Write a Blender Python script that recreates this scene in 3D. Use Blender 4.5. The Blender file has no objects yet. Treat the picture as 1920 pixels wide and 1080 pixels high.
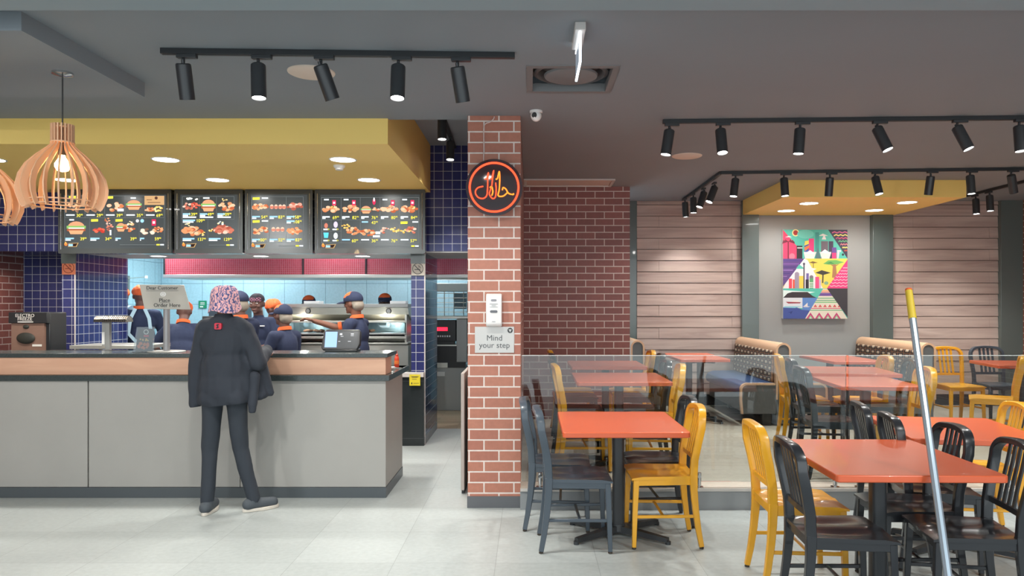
import bpy, bmesh, math, random
from mathutils import Vector, Matrix, Euler, noise as mnoise
random.seed(7)
SC = bpy.context.scene
COL = SC.collection
PI = math.pi
# ------------------------------------------------------------------ camera, sky, exposure
F = 1400.0            # focal length in pixels of the 1920 wide frame
EYE = 1.52
cam_d = bpy.data.cameras.new('camera'); cam = bpy.data.objects.new('camera', cam_d); COL.objects.link(cam)
cam.location = (0, 0, EYE); cam.rotation_euler = (PI/2, 0, 0)
cam_d.sensor_width = 36; cam_d.lens = 36*F/1920
cam_d.shift_x = -33/1920; cam_d.shift_y = 32/1920
cam_d.clip_start = 0.05; cam_d.clip_end = 100
SC.camera = cam
SC.view_settings.view_transform = 'Standard'
SC.view_settings.look = 'None'
SC.view_settings.exposure = 0.95
SC.view_settings.gamma = 1.0
SC.view_settings.use_curve_mapping = False
W = bpy.data.worlds.new('world'); SC.world = W; W.use_nodes = True
W.node_tree.nodes['Background'].inputs[0].default_value = (0.84, 0.93, .97, 1)
W.node_tree.nodes['Background'].inputs[1].default_value = 1.25
LIGHT_K = 1.0
def light(kind, name, loc, energy, color=(1, .99, .95), target=None, size=.1, spot=1.6, blend=.6):
    d = bpy.data.lights.new(name, kind); o = bpy.data.objects.new(name, d); COL.objects.link(o)
    d.energy = energy*LIGHT_K; d.color = color
    o.location = loc
    if kind == 'SPOT':
        d.spot_size = spot; d.spot_blend = blend; d.shadow_soft_size = size
    elif kind == 'POINT':
        d.shadow_soft_size = size
    elif kind == 'AREA':
        d.shape = 'DISK'; d.size = size
    if target is not None:
        v = Vector(target)-Vector(loc)
        o.rotation_euler = v.to_track_quat('-Z', 'Y').to_euler()
    return o

# ------------------------------------------------------------------ helpers
def lin(c):
    c = c/255.0
    return c/12.92 if c <= .04045 else ((c+.055)/1.055)**2.4
def rgb(t): return (lin(t[0]), lin(t[1]), lin(t[2]), 1)
MATS = {}
def mat(name, col, rough=.5, metal=0, spec=.5, emit=None, es=0, coat=0, var=0, vscale=3, bump=0, bscale=40, sheen=0, alpha=None):
    if name in MATS: return MATS[name]
    m = bpy.data.materials.new(name); m.use_nodes = True
    nt = m.node_tree; b = nt.nodes['Principled BSDF']
    b.inputs['Base Color'].default_value = rgb(col)
    b.inputs['Roughness'].default_value = rough; b.inputs['Metallic'].default_value = metal
    b.inputs['Specular IOR Level'].default_value = spec
    b.inputs['Coat Weight'].default_value = coat
    b.inputs['Sheen Weight'].default_value = sheen
    if emit is not None:
        b.inputs['Emission Color'].default_value = rgb(emit); b.inputs['Emission Strength'].default_value = es
    if var or bump:
        tc = nt.nodes.new('ShaderNodeTexCoord')
    if var:
        n = nt.nodes.new('ShaderNodeTexNoise'); n.inputs['Scale'].default_value = vscale; n.inputs['Detail'].default_value = 5
        nt.links.new(tc.outputs['Object'], n.inputs['Vector'])
        mx = nt.nodes.new('ShaderNodeMix'); mx.data_type = 'RGBA'
        c = rgb(col)
        mx.inputs['A'].default_value = tuple(min(1, x*(1-var)) for x in c[:3])+(1,)
        mx.inputs['B'].default_value = tuple(min(1, x*(1+var)) for x in c[:3])+(1,)
        nt.links.new(n.outputs['Fac'], mx.inputs['Factor']); nt.links.new(mx.outputs['Result'], b.inputs['Base Color'])
    if bump:
        n = nt.nodes.new('ShaderNodeTexNoise'); n.inputs['Scale'].default_value = bscale; n.inputs['Detail'].default_value = 3
        nt.links.new(tc.outputs['Object'], n.inputs['Vector'])
        bp = nt.nodes.new('ShaderNodeBump'); bp.inputs['Strength'].default_value = bump; bp.inputs['Distance'].default_value = .01
        nt.links.new(n.outputs['Fac'], bp.inputs['Height']); nt.links.new(bp.outputs['Normal'], b.inputs['Normal'])
    MATS[name] = m
    return m
def axis_vec(nt, axis, off=(0, 0)):
    """object coordinates as (u, v, 0): axis 'y' = face looking along y (u = x), 'x' = face looking along x (u = y), 'z' = floor"""
    tc = nt.nodes.new('ShaderNodeTexCoord'); s = nt.nodes.new('ShaderNodeSeparateXYZ'); c = nt.nodes.new('ShaderNodeCombineXYZ')
    nt.links.new(tc.outputs['Object'], s.inputs[0])
    u, v = {'y': ('X', 'Z'), 'x': ('Y', 'Z'), 'z': ('X', 'Y')}[axis]
    for k, (src, o) in enumerate(((u, off[0]), (v, off[1]))):
        a = nt.nodes.new('ShaderNodeMath'); a.operation = 'SUBTRACT'; a.inputs[1].default_value = o
        nt.links.new(s.outputs[src], a.inputs[0]); nt.links.new(a.outputs[0], c.inputs[k])
    return c.outputs[0], tc
def bricks(name, axis, c1, c2, mortar, bw, bh, mw, off=(0, 0), rough=.6, shift=.5, bump=.5, spec=.5, dots=0):
    if name in MATS: return MATS[name]
    m = bpy.data.materials.new(name); m.use_nodes = True; nt = m.node_tree; b = nt.nodes['Principled BSDF']
    vec, tc = axis_vec(nt, axis, off)
    t = nt.nodes.new('ShaderNodeTexBrick'); nt.links.new(vec, t.inputs['Vector'])
    t.offset = shift; t.offset_frequency = 2; t.squash = 1
    t.inputs['Color1'].default_value = rgb(c1); t.inputs['Color2'].default_value = rgb(c2); t.inputs['Mortar'].default_value = rgb(mortar)
    t.inputs['Scale'].default_value = 1; t.inputs['Mortar Size'].default_value = mw; t.inputs['Mortar Smooth'].default_value = .1
    t.inputs['Brick Width'].default_value = bw; t.inputs['Row Height'].default_value = bh
    n = nt.nodes.new('ShaderNodeTexNoise'); n.inputs['Scale'].default_value = 30; nt.links.new(tc.outputs['Object'], n.inputs['Vector'])
    mx = nt.nodes.new('ShaderNodeMix'); mx.data_type = 'RGBA'; mx.blend_type = 'MULTIPLY'; mx.inputs['Factor'].default_value = .25
    nt.links.new(t.outputs['Color'], mx.inputs['A']); nt.links.new(n.outputs['Fac'], mx.inputs['B'])
    nt.links.new(mx.outputs['Result'], b.inputs['Base Color'])
    b.inputs['Roughness'].default_value = rough; b.inputs['Specular IOR Level'].default_value = spec
    bp = nt.nodes.new('ShaderNodeBump'); bp.inputs['Strength'].default_value = bump; bp.inputs['Distance'].default_value = .006; bp.invert = True
    nt.links.new(t.outputs['Fac'], bp.inputs['Height']); nt.links.new(bp.outputs['Normal'], b.inputs['Normal'])
    MATS[name] = m; return m
def woodmat(name, axis, c1, c2, rough=.5, stretch=(1.2, 14), scale=1.6, coat=0, detail=7):
    if name in MATS: return MATS[name]
    m = bpy.data.materials.new(name); m.use_nodes = True; nt = m.node_tree; b = nt.nodes['Principled BSDF']
    vec, tc = axis_vec(nt, axis)
    mp = nt.nodes.new('ShaderNodeMapping'); mp.inputs['Scale'].default_value = (stretch[0], stretch[1], 1); nt.links.new(vec, mp.inputs['Vector'])
    n = nt.nodes.new('ShaderNodeTexNoise'); n.inputs['Scale'].default_value = scale; n.inputs['Detail'].default_value = detail; n.inputs['Distortion'].default_value = .8
    nt.links.new(mp.outputs[0], n.inputs['Vector'])
    r = nt.nodes.new('ShaderNodeValToRGB'); r.color_ramp.elements[0].color = rgb(c1); r.color_ramp.elements[1].color = rgb(c2)
    r.color_ramp.elements[0].position = .3; r.color_ramp.elements[1].position = .7
    nt.links.new(n.outputs['Fac'], r.inputs[0]); nt.links.new(r.outputs[0], b.inputs['Base Color'])
    b.inputs['Roughness'].default_value = rough; b.inputs['Coat Weight'].default_value = coat
    MATS[name] = m; return m
def glassmat(name, tint=(235, 240, 240), ior=1.45, boost=.0, rough=0.0):
    if name in MATS: return MATS[name]
    m = bpy.data.materials.new(name); m.use_nodes = True; nt = m.node_tree; nt.nodes.clear()
    o = nt.nodes.new('ShaderNodeOutputMaterial'); mx = nt.nodes.new('ShaderNodeMixShader')
    tr = nt.nodes.new('ShaderNodeBsdfTransparent'); tr.inputs[0].default_value = rgb(tint)
    gl = nt.nodes.new('ShaderNodeBsdfGlossy'); gl.inputs['Roughness'].default_value = rough; gl.inputs[0].default_value = (1, 1, 1, 1)
    fr = nt.nodes.new('ShaderNodeFresnel'); fr.inputs[0].default_value = ior
    ad = nt.nodes.new('ShaderNodeMath'); ad.operation = 'ADD'; ad.inputs[1].default_value = boost
    nt.links.new(fr.outputs[0], ad.inputs[0]); nt.links.new(ad.outputs[0], mx.inputs[0])
    nt.links.new(tr.outputs[0], mx.inputs[1]); nt.links.new(gl.outputs[0], mx.inputs[2]); nt.links.new(mx.outputs[0], o.inputs[0])
    MATS[name] = m; return m
def emis(name, col, s):
    if name in MATS: return MATS[name]
    m = bpy.data.materials.new(name); m.use_nodes = True; nt = m.node_tree; nt.nodes.clear()
    o = nt.nodes.new('ShaderNodeOutputMaterial'); e = nt.nodes.new('ShaderNodeEmission')
    e.inputs[0].default_value = rgb(col); e.inputs[1].default_value = s; nt.links.new(e.outputs[0], o.inputs[0])
    MATS[name] = m; return m

def thing(name, label, cat, loc=(0, 0, 0), rotz=0, group=None):
    o = bpy.data.objects.new(name, None); COL.objects.link(o); o.empty_display_size = .1
    o.location = loc; o.rotation_euler = (0, 0, rotz); o['label'] = label; o['category'] = cat
    if group: o['group'] = group
    return o
def tag(o, label, cat, group=None, kind=None):
    o['label'] = label; o['category'] = cat
    if group: o['group'] = group
    if kind: o['kind'] = kind
    return o
def dup(root, loc, rotz, label, group=None):
    r = root.copy(); COL.objects.link(r); r.location = loc; r.rotation_euler = (0, 0, rotz); r['label'] = label
    if group: r['group'] = group
    for ch in list(root.children):
        c = ch.copy(); COL.objects.link(c); c.parent = r
        for g in list(ch.children):
            d = g.copy(); COL.objects.link(d); d.parent = c
    return r
class MB:
    def __init__(s): s.v = []; s.f = []; s.m = []; s.mats = []
    def mi(s, m):
        if m not in s.mats: s.mats.append(m)
        return s.mats.index(m)
    def add(s, vs, fs, m):
        n = len(s.v); k = s.mi(m); s.v += [tuple(p) for p in vs]
        for f in fs: s.f.append([n+i for i in f]); s.m.append(k)
        return s
    def box(s, x0, x1, y0, y1, z0, z1, m):
        vs = [(x0,y0,z0),(x1,y0,z0),(x1,y1,z0),(x0,y1,z0),(x0,y0,z1),(x1,y0,z1),(x1,y1,z1),(x0,y1,z1)]
        return s.add(vs, [(0,3,2,1),(4,5,6,7),(0,1,5,4),(1,2,6,5),(2,3,7,6),(3,0,4,7)], m)
    def obox(s, M4, sx, sy, sz, m):
        vs = [M4 @ Vector((a*sx/2, b*sy/2, c*sz/2)) for c in (-1, 1) for a, b in ((-1,-1),(1,-1),(1,1),(-1,1))]
        return s.add(vs, [(0,3,2,1),(4,5,6,7),(0,1,5,4),(1,2,6,5),(2,3,7,6),(3,0,4,7)], m)
    def cyl(s, p0, p1, r0, r1=None, m=None, n=20, caps=True):
        r1 = r0 if r1 is None else r1
        p0 = Vector(p0); p1 = Vector(p1); d = (p1-p0).normalized(); a = d.orthogonal().normalized(); b = d.cross(a)
        vs = []
        for p, r in ((p0, r0), (p1, r1)):
            for i in range(n):
                t = 2*PI*i/n; vs.append(p+a*math.cos(t)*r+b*math.sin(t)*r)
        fs = [(i, (i+1) % n, n+(i+1) % n, n+i) for i in range(n)]
        if caps: fs += [tuple(reversed(range(n))), tuple(range(n, 2*n))]
        return s.add(vs, fs, m)
    def lathe(s, prof, c=(0, 0, 0), m=None, n=24, axis='z'):
        """prof: [(r, h)]"""
        vs = []
        for r, h in prof:
            for i in range(n):
                t = 2*PI*i/n; x, y = r*math.cos(t), r*math.sin(t)
                p = (x, y, h) if axis == 'z' else ((x, h, y) if axis == 'y' else (h, x, y))
                vs.append((c[0]+p[0], c[1]+p[1], c[2]+p[2]))
        fs = []
        for k in range(len(prof)-1):
            for i in range(n): fs.append((k*n+i, k*n+(i+1) % n, (k+1)*n+(i+1) % n, (k+1)*n+i))
        return s.add(vs, fs, m)
    def sweep(s, pts, prof, m, up=(0, 0, 1), closed=False, caps=True):
        """prof: 2D polygon (side, up) swept along pts"""
        pts = [Vector(p) for p in pts]; n = len(pts); k = 0; vs = []; up = Vector(up)
        for i, p in enumerate(pts):
            if closed: t = pts[(i+1) % n]-pts[i-1]
            else: t = pts[min(i+1, n-1)]-pts[max(i-1, 0)]
            t.normalize(); sd = t.cross(up)
            if sd.length < 1e-4: sd = t.cross(Vector((1, 0, 0)))
            sd.normalize(); u = sd.cross(t)
            pr = prof(i/(n-1)) if callable(prof) else prof
            k = len(pr)
            for a, b in pr: vs.append(p+sd*a+u*b)
        fs = []
        for i in range(n if closed else n-1):
            j = (i+1) % n
            for q in range(k): fs.append((i*k+q, i*k+(q+1) % k, j*k+(q+1) % k, j*k+q))
        if caps and not closed: fs += [tuple(reversed(range(k))), tuple(range((n-1)*k, n*k))]
        return s.add(vs, fs, m)
    def tube(s, pts, r, m, n=10, up=(0, 0, 1), closed=False):
        return s.sweep(pts, [(r*math.cos(2*PI*i/n), r*math.sin(2*PI*i/n)) for i in range(n)], m, up, closed)
    def prism(s, poly, plane, d0, d1, m):
        """poly in 2D, extruded: plane 'xz' along y, 'yz' along x, 'xy' along z"""
        def P(a, b, d): return {'xz': (a, d, b), 'yz': (d, a, b), 'xy': (a, b, d)}[plane]
        n = len(poly); vs = [P(a, b, d0) for a, b in poly]+[P(a, b, d1) for a, b in poly]
        fs = [tuple(range(n)), tuple(reversed(range(n, 2*n)))]+[(i, n+i, n+(i+1) % n, (i+1) % n) for i in range(n)]
        return s.add(vs, fs, m)
    def ell(s, c, r, m, n=16, k=10):
        vs = []
        for j in range(k+1):
            ph = PI*j/k
            for i in range(n):
                t = 2*PI*i/n
                vs.append((c[0]+r[0]*math.sin(ph)*math.cos(t), c[1]+r[1]*math.sin(ph)*math.sin(t), c[2]+r[2]*math.cos(ph)))
        fs = [(j*n+i, (j+1)*n+i, (j+1)*n+(i+1) % n, j*n+(i+1) % n) for j in range(k) for i in range(n)]
        return s.add(vs, fs, m)
    def text(s, body, size, m, M4, depth=.002, align='CENTER', spacing=1):
        cu = bpy.data.curves.new('t', 'FONT'); cu.body = body; cu.size = size; cu.extrude = depth/2; cu.align_x = align; cu.align_y = 'CENTER'
        cu.space_line = spacing; cu.resolution_u = 3
        o = bpy.data.objects.new('t', cu); COL.objects.link(o)
        bpy.context.view_layer.update()
        me = o.to_mesh()
        vs = [M4 @ v.co for v in me.vertices]; fs = [tuple(p.vertices) for p in me.polygons]
        o.to_mesh_clear(); bpy.data.objects.remove(o); bpy.data.curves.remove(cu)
        return s.add(vs, fs, m)
    def build(s, name, parent=None, bevel=0, smooth=40, loc=None, clean=True, segs=2):
        me = bpy.data.meshes.new(name); me.from_pydata(s.v, [], s.f)
        for m in s.mats: me.materials.append(m)
        me.polygons.foreach_set('material_index', s.m)
        if clean:
            bm = bmesh.new(); bm.from_mesh(me); bmesh.ops.remove_doubles(bm, verts=bm.verts, dist=1e-6)
            bmesh.ops.recalc_face_normals(bm, faces=bm.faces); bm.to_mesh(me); bm.free()
        if smooth:
            me.polygons.foreach_set('use_smooth', [True]*len(me.polygons)); me.set_sharp_from_angle(angle=math.radians(smooth))
        o = bpy.data.objects.new(name, me); COL.objects.link(o)
        if parent: o.parent = parent
        if loc: o.location = loc
        if bevel:
            b = o.modifiers.new('bevel', 'BEVEL'); b.width = bevel; b.segments = segs; b.limit_method = 'ANGLE'; b.angle_limit = .7; b.harden_normals = False
        return o
def rbox2d(w, h, r, n=4, cx=0, cy=0):
    pts = []
    for (sx, sy, a0) in ((1, 1, 0), (-1, 1, PI/2), (-1, -1, PI), (1, -1, 3*PI/2)):
        for i in range(n+1):
            a = a0+PI/2*i/n
            pts.append((cx+sx*(w/2-r)+r*math.cos(a), cy+sy*(h/2-r)+r*math.sin(a)))
    return pts
def rot4(loc=(0, 0, 0), rx=0, ry=0, rz=0): return Matrix.Translation(loc) @ Euler((rx, ry, rz)).to_matrix().to_4x4()
FACE = lambda x, y, z: rot4((x, y, z), PI/2)      # text that reads towards the camera side (-y)
def struct(o): o['kind'] = 'structure'; return o
def disc_pts(cx, cy, r, n=20, ry=None): return [(cx+r*math.cos(2*PI*i/n), cy+(ry or r)*math.sin(2*PI*i/n)) for i in range(n)]

# ------------------------------------------------------------------ materials
m_ceil = mat('ceiling_grey', (130, 138, 144), .75, var=.04, vscale=2)
m_beam = mat('ceiling_beam_grey', (140, 154, 160), .75)
m_yel = mat('yellow_paint', (246, 214, 124), .6)
m_darkp = mat('dark_green_grey_paint', (92, 104, 102), .22, coat=.4)
m_conc = mat('concrete_panel', (158, 156, 151), .5, var=.09, vscale=2.2)
m_concwall = mat('grey_stucco', (158, 160, 158), .6, var=.06, vscale=1.6)
m_black = mat('black_metal', (50, 53, 56), .38)
m_blackp = mat('black_plastic', (38, 40, 42), .35)
m_track = mat('track_black', (36, 39, 42), .5)
m_gran = mat('granite', (58, 66, 66), .22, var=.5, vscale=90)
m_chrome = mat('chrome', (210, 212, 214), .12, metal=1)
m_steel = mat('steel', (206, 206, 198), .36, metal=.75, bump=.03, bscale=8)
m_steel_d = mat('steel_dull', (160, 162, 160), .45, metal=.5)
m_white = mat('white_plastic', (232, 232, 230), .35)
m_offw = mat('off_white', (205, 200, 196), .5)
m_glass = glassmat('balustrade_glass', (236, 240, 239), 1.42, .008)
m_acry = glassmat('clear_acrylic', (225, 230, 232), 1.45, .02)
m_pwood = woodmat('counter_birch', 'y', (212, 168, 140), (196, 150, 124), .45, (1.0, 7), 1.4)
m_orange = mat('orange_laminate', (212, 94, 54), .3, var=.04, vscale=3, coat=.25)
m_orange_e = mat('orange_edge', (206, 84, 54), .35)
def M_emlamp(s=9): return emis('lamp_glow', (255, 252, 246), s)
m_lamp = M_emlamp(14)
BR1, BR2, MOR = (188, 124, 102), (174, 110, 92), (232, 220, 212)
m_brick_p = bricks('brick_pillar', 'y', BR1, BR2, MOR, .224, .0797, .0055, (-.342, .03), rough=.45)
m_brick_px = bricks('brick_pillar_side', 'x', BR1, BR2, MOR, .224, .0797, .0055, (0.02, .03), rough=.45)
m_brick_w = bricks('brick_wall', 'y', (150, 88, 80), (136, 78, 72), (222, 204, 196), .224, .0818, .0055, (.0, .02), rough=.42)
m_brick_x = bricks('brick_side', 'x', (160, 98, 86), (146, 86, 78), (216, 198, 188), .224, .08, .0055, (0, .02), rough=.45)
m_tile_y = bricks('blue_tile', 'y', (54, 59, 108), (58, 63, 116), (200, 204, 210), .0985, .0985, .0026, (-1.137, .02), rough=.12, shift=0, bump=.25)
m_tile_x = bricks('blue_tile_side', 'x', (46, 52, 106), (50, 60, 118), (196, 200, 208), .0985, .0985, .0026, (.1, .02), rough=.10, shift=0, bump=.25)
m_tile_xr = bricks('blue_tile_running', 'x', (30, 40, 84), (34, 44, 92), (180, 186, 196), .20, .0985, .0026, (.1, .02), rough=.10, shift=.5, bump=.25)
m_tile_k = bricks('black_tile', 'y', (44, 50, 52), (46, 52, 54), (96, 100, 102), .6, .62, .002, (-1.4, .08), rough=.3, shift=0, bump=.1)
m_tile_ky = bricks('kitchen_tile', 'y', (166, 206, 219), (162, 203, 217), (106, 142, 156), .33, .335, .0035, (.02, .19), rough=.18, shift=0, bump=.2)
m_tile_kx = bricks('kitchen_tile_side', 'x', (166, 206, 219), (162, 203, 217), (106, 142, 156), .33, .335, .0035, (.02, .19), rough=.18, shift=0, bump=.2)
m_floor = bricks('floor_tile', 'z', (184, 190, 188), (174, 180, 178), (150, 154, 153), .6, .6, .0018, (-.2, 5.0), rough=.36, shift=0, bump=.08)
m_pfloor = bricks('platform_plank_tile', 'z', (214, 206, 192), (204, 195, 180), (168, 158, 144), 1.2, .15, .0018, (.1, 5.6), rough=.34, shift=.33, bump=.08)
m_kfloor = bricks('kitchen_plank_tile', 'z', (178, 156, 128), (160, 138, 112), (120, 104, 88), .9, .15, .002, (0, 0), rough=.4, shift=.33, bump=.1)
m_riser = mat('riser_tile_grey', (138, 142, 144), .45, var=.06, vscale=3)
m_plank = woodmat('grey_pink_plank', 'y', (170, 149, 141), (200, 181, 171), .5, (.8, 9), 1.3)
m_navy = mat('navy_uniform', (36, 46, 74), .85, bump=.15, bscale=60)
m_orng_c = mat('orange_fabric', (232, 104, 52), .8)
m_hairnet = mat('hairnet', (150, 142, 130), .8)
m_apron = mat('pale_blue_apron', (176, 204, 216), .7)
m_skin = mat('dark_brown_skin', (104, 74, 66), .55)
m_skin2 = mat('brown_skin', (124, 82, 66), .55)
m_hair = mat('black_hair', (26, 24, 26), .8)
m_cust = mat('charcoal_jacket', (44, 49, 58), .85, bump=.12, bscale=50)
m_jean = mat('black_trousers', (44, 50, 58), .85, bump=.12, bscale=50)
m_redem = mat('red_emblem', (196, 50, 70), .6)
m_cable = mat('white_cable', (206, 186, 180), .5)
# ------------------------------------------------------------------ room shell
CZ = 2.94
def shell():
    b = MB()
    b.box(-6.3, 7.0, -1.2, 9.19, -.1, 0, m_floor); struct(b.build('floor'))
    b = MB(); b.box(-6.3, .2, 9.19, 12.4, -.1, .002, m_kfloor); struct(b.build('floor_kitchen'))
    # ceiling: slabs around the cassette recess, the high bay by the pillar and the two yellow bulkheads
    b = MB()
    top = 3.4
    for x0, x1, y0, y1 in ((-6.3, -.02, -1.2, 5.72), (-.02, .54, -1.2, 4.42), (-.02, .54, 5.0, 5.72), (.54, 7.0, -1.2, 5.72), (-.068, 7.0, 5.72, 10.4), (-6.3, -1.08, 5.72, 8.2)):
        b.box(x0, x1, y0, y1, CZ, top, m_ceil)
    b.box(-1.08, -.068, 5.72, 9.2, 3.255, top, m_ceil)
    b.box(-.02, .54, 4.42, 5.0, 3.1, top, m_ceil)
    struct(b.build('ceiling'))
    b = MB(); b.box(-6.3, 7, -1.2, 3.37, 2.85, CZ, m_beam); struct(b.build('ceiling_beam'))
    b = MB(); b.box(-6.3, -2.457, 3.61, 4.767, 2.847, CZ, m_ceil); struct(b.build('ceiling_drop'))
    b = MB(); b.box(-6.3, -1.079, 5.68, 8.115, 2.745, CZ+.4, m_yel); struct(b.build('ceiling_bulkhead'))
    b = MB(); b.box(2.89, 4.96, 8.48, 10.199, 2.745, CZ, m_yel); struct(b.build('ceiling_bulkhead'))
    # menu wall above the opening, soffit
    b = MB(); b.box(-6.3, -.3, 8.12, 9.17, 2.105, 3.4, m_tile_y); struct(b.build('wall_menu'))
    b = MB(); b.box(-4.94, -.3, 8.125, 9.175, 2.09, 2.105, mat('soffit_grey', (176, 180, 180), .6)); struct(b.build('trim_soffit'))
    # blue tiled columns
    for nm, x0, x1, t in (('wall_column', -1.288, -1.137, m_tile_xr), ('wall_column', -5.087, -4.94, m_tile_x)):
        b = MB()
        b.add([(x0,8.12,0),(x1,8.12,0),(x1,8.12,2.09),(x0,8.12,2.09)], [(0,1,2,3)], m_tile_y)
        b.add([(x0,9.18,0),(x1,9.18,0),(x1,9.18,2.09),(x0,9.18,2.09)], [(3,2,1,0)], m_tile_y)
        b.add([(x1,8.12,0),(x1,9.18,0),(x1,9.18,2.09),(x1,8.12,2.09)], [(0,1,2,3)], t)
        b.add([(x0,8.12,0),(x0,9.18,0),(x0,9.18,2.09),(x0,8.12,2.09)], [(3,2,1,0)], t)
        b.add([(x0,8.12,2.09),(x1,8.12,2.09),(x1,9.18,2.09),(x0,9.18,2.09)], [(0,1,2,3)], t)
        struct(b.build(nm, smooth=0))
    b = MB(); b.box(-1.295, -1.1365, 8.10, 9.18, 0, .09, m_riser); struct(b.build('baseboard_column'))
    b = MB()
    for x in (-1.141, -4.944):
        b.box(x-.004, x+.008, 8.113, 8.121, 0, 2.09, m_offw)
    struct(b.build('trim_column'))
    # half wall between the columns (black tile, white cap)
    b = MB(); b.box(-1.42, -1.142, 8.06, 8.119, 0, .745, m_tile_k); struct(b.build('wall_half'))
    b = MB(); b.box(-1.44, -1.142, 8.03, 8.119, .745, .79, m_offw); struct(b.build('trim_half_wall'))
    # alcove left
    b = MB(); b.box(-6.3, -5.087, 9.1, 9.2, 0, 2.105, m_tile_y); struct(b.build('wall_alcove'))
    b = MB(); b.box(-6.3, -6.17, -1.2, 9.1, 0, 3.3, m_brick_x); struct(b.build('wall_left'))
    # kitchen
    b = MB(); b.box(-6.1, .2, 12.0, 12.1, 0, 2.75, m_tile_ky); struct(b.build('wall_kitchen'))
    b = MB(); b.box(-6.1, -5.97, 9.2, 12.0, 0, 2.75, m_tile_kx); struct(b.build('wall_kitchen_left'))
    b = MB(); b.box(-6.3, .2, 9.18, 12.4, 2.75, 2.85, m_offw); struct(b.build('ceiling_kitchen'))
    # pillar and partition to the seating area
    b = MB()
    b.add([(-.464,5.6,0),(-.068,5.6,0),(-.068,5.6,CZ),(-.464,5.6,CZ)], [(0,1,2,3)], m_brick_p)
    b.add([(-.464,6.0,0),(-.068,6.0,0),(-.068,6.0,CZ),(-.464,6.0,CZ)], [(3,2,1,0)], m_brick_p)
    b.add([(-.464,5.6,0),(-.464,6.0,0),(-.464,6.0,CZ),(-.464,5.6,CZ)], [(3,2,1,0)], m_brick_px)
    b.add([(-.068,5.6,0),(-.068,6.0,0),(-.068,6.0,CZ),(-.068,5.6,CZ)], [(0,1,2,3)], m_brick_px)
    struct(b.build('wall_pillar', smooth=0))
    b = MB(); b.box(-.468, -.064, 5.593, 5.6, 0, .087, mat('skirting_grey', (92, 94, 98), .4)); struct(b.build('baseboard_pillar'))
    b = MB(); b.box(-.25, -.07, 6.0, 9.05, 0, 3.25, m_brick_x); struct(b.build('wall_partition'))
    b = MB(); b.box(-.25, 1.202, 8.95, 9.05, 0, CZ, m_brick_w); struct(b.build('wall_brick'))
    b = MB(); b.box(-.25, .2, 9.05, 12.1, 0, 2.85, m_tile_kx); struct(b.build('wall_kitchen_right'))
    b = MB(); b.box(1.1, 7.0, 10.22, 10.35, 0, 3.3, m_concwall); struct(b.build('wall_back'))
    b = MB(); b.box(6.69, 6.9, -1.2, 10.3, 0, 3.3, m_brick_x); struct(b.build('wall_right'))
    # dark columns of the back wall
    for x0, x1, d in ((1.2, 1.464, .03), (2.88, 3.11, .1), (4.655, 4.93, .1), (6.39, 6.69, .1)):
        b = MB(); b.box(x0, x1, 10.22-d, 10.22, .15, CZ if d < .05 or x0 > 6 or True else CZ, m_darkp); struct(b.build('trim_wall_column', bevel=.004))
    b = MB(); b.box(1.464, 6.39, 10.19, 10.22, .15, .30, mat('skirting_black', (50, 50, 52), .4)); struct(b.build('baseboard_back'))
    # plank cladding
    random.seed(3)
    for x0, x1, nm in ((1.464, 2.88, 'wall_planks_left'), (4.93, 6.39, 'wall_planks_right')):
        b = MB(); b.box(x0, x1, 10.212, 10.218, .3, CZ, mat('plank_gap', (70, 56, 52), .8)); z = .3; r = 0
        while z < CZ-.01:
            h = min(.152, CZ-z)
            cuts = [x0, x0+.30 if r % 2 else x1-.12, x1]
            y = 10.185 if r < 13 else 10.19
            for a, c in zip(cuts[:-1], cuts[1:]):
                j = random.uniform(-.003, .003)
                b.prism([(10.215, z+.006), (y-.010+j, z+.006), (y+j, z+h-.001), (10.215, z+h-.001)], 'yz', a+.001, c-.001, m_plank)
            z += .152; r += 1
        struct(b.build(nm, smooth=0))
    # platform
    b = MB(); b.box(-.07, 6.69, 5.545, 10.3, 0, .149, m_riser); struct(b.build('platform_riser'))
    b = MB(); b.box(-.07, 6.69, 5.54, 10.22, .149, .153, m_pfloor); struct(b.build('floor_platform'))
    b = MB(); b.box(-.068, 6.69, 5.535, 5.548, .138, .158, mat('nosing', (196, 192, 186), .4)); struct(b.build('trim_step_nosing'))
shell()

# ------------------------------------------------------------------ lamps in the ceilings
def downlight(x, y, z, r, label, group, energy, col=(1, .96, .9)):
    t = thing('recessed_downlight', label, 'ceiling light', (x, y, z), 0, group)
    b = MB(); b.lathe([(r+.012, 0), (r+.012, -.004), (r, -.006), (r-.004, -.002)], m=m_white, n=32); b.build('rim', t)
    b = MB(); b.prism(disc_pts(0, 0, r-.003, 32), 'xy', -.003, -.001, m_lamp); b.build('diffuser', t)
    light('SPOT', 'downlight_glow', (x, y, z-.012), energy, col, (x, y, 0), r*.9, 2.9, .9)
DLE = 74
G1 = 'round downlights in the yellow bulkhead over the counter'
for x, y, lb in ((-4.53, 6.28, 'round downlight at the left edge of the yellow bulkhead, front row, half cut off'),
                 (-3.06, 6.28, 'round glowing downlight in yellow bulkhead, front row, right of the slatted wooden pendant'),
                 (-1.57, 6.28, 'round glowing downlight in yellow bulkhead, front row, just beside the smoke detector'),
                 (-4.53, 7.30, 'round downlight in yellow bulkhead seen through the slatted wooden pendant'),
                 (-3.05, 7.30, 'round downlight in yellow bulkhead, back row, above the gap between first two menu boards'),
                 (-1.57, 7.30, 'round downlight in yellow bulkhead, back row, above the widest right menu board')):
    downlight(x, y, 2.745, .103, lb, G1, DLE)
G2 = 'downlights in the yellow bulkhead over the booths'
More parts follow.
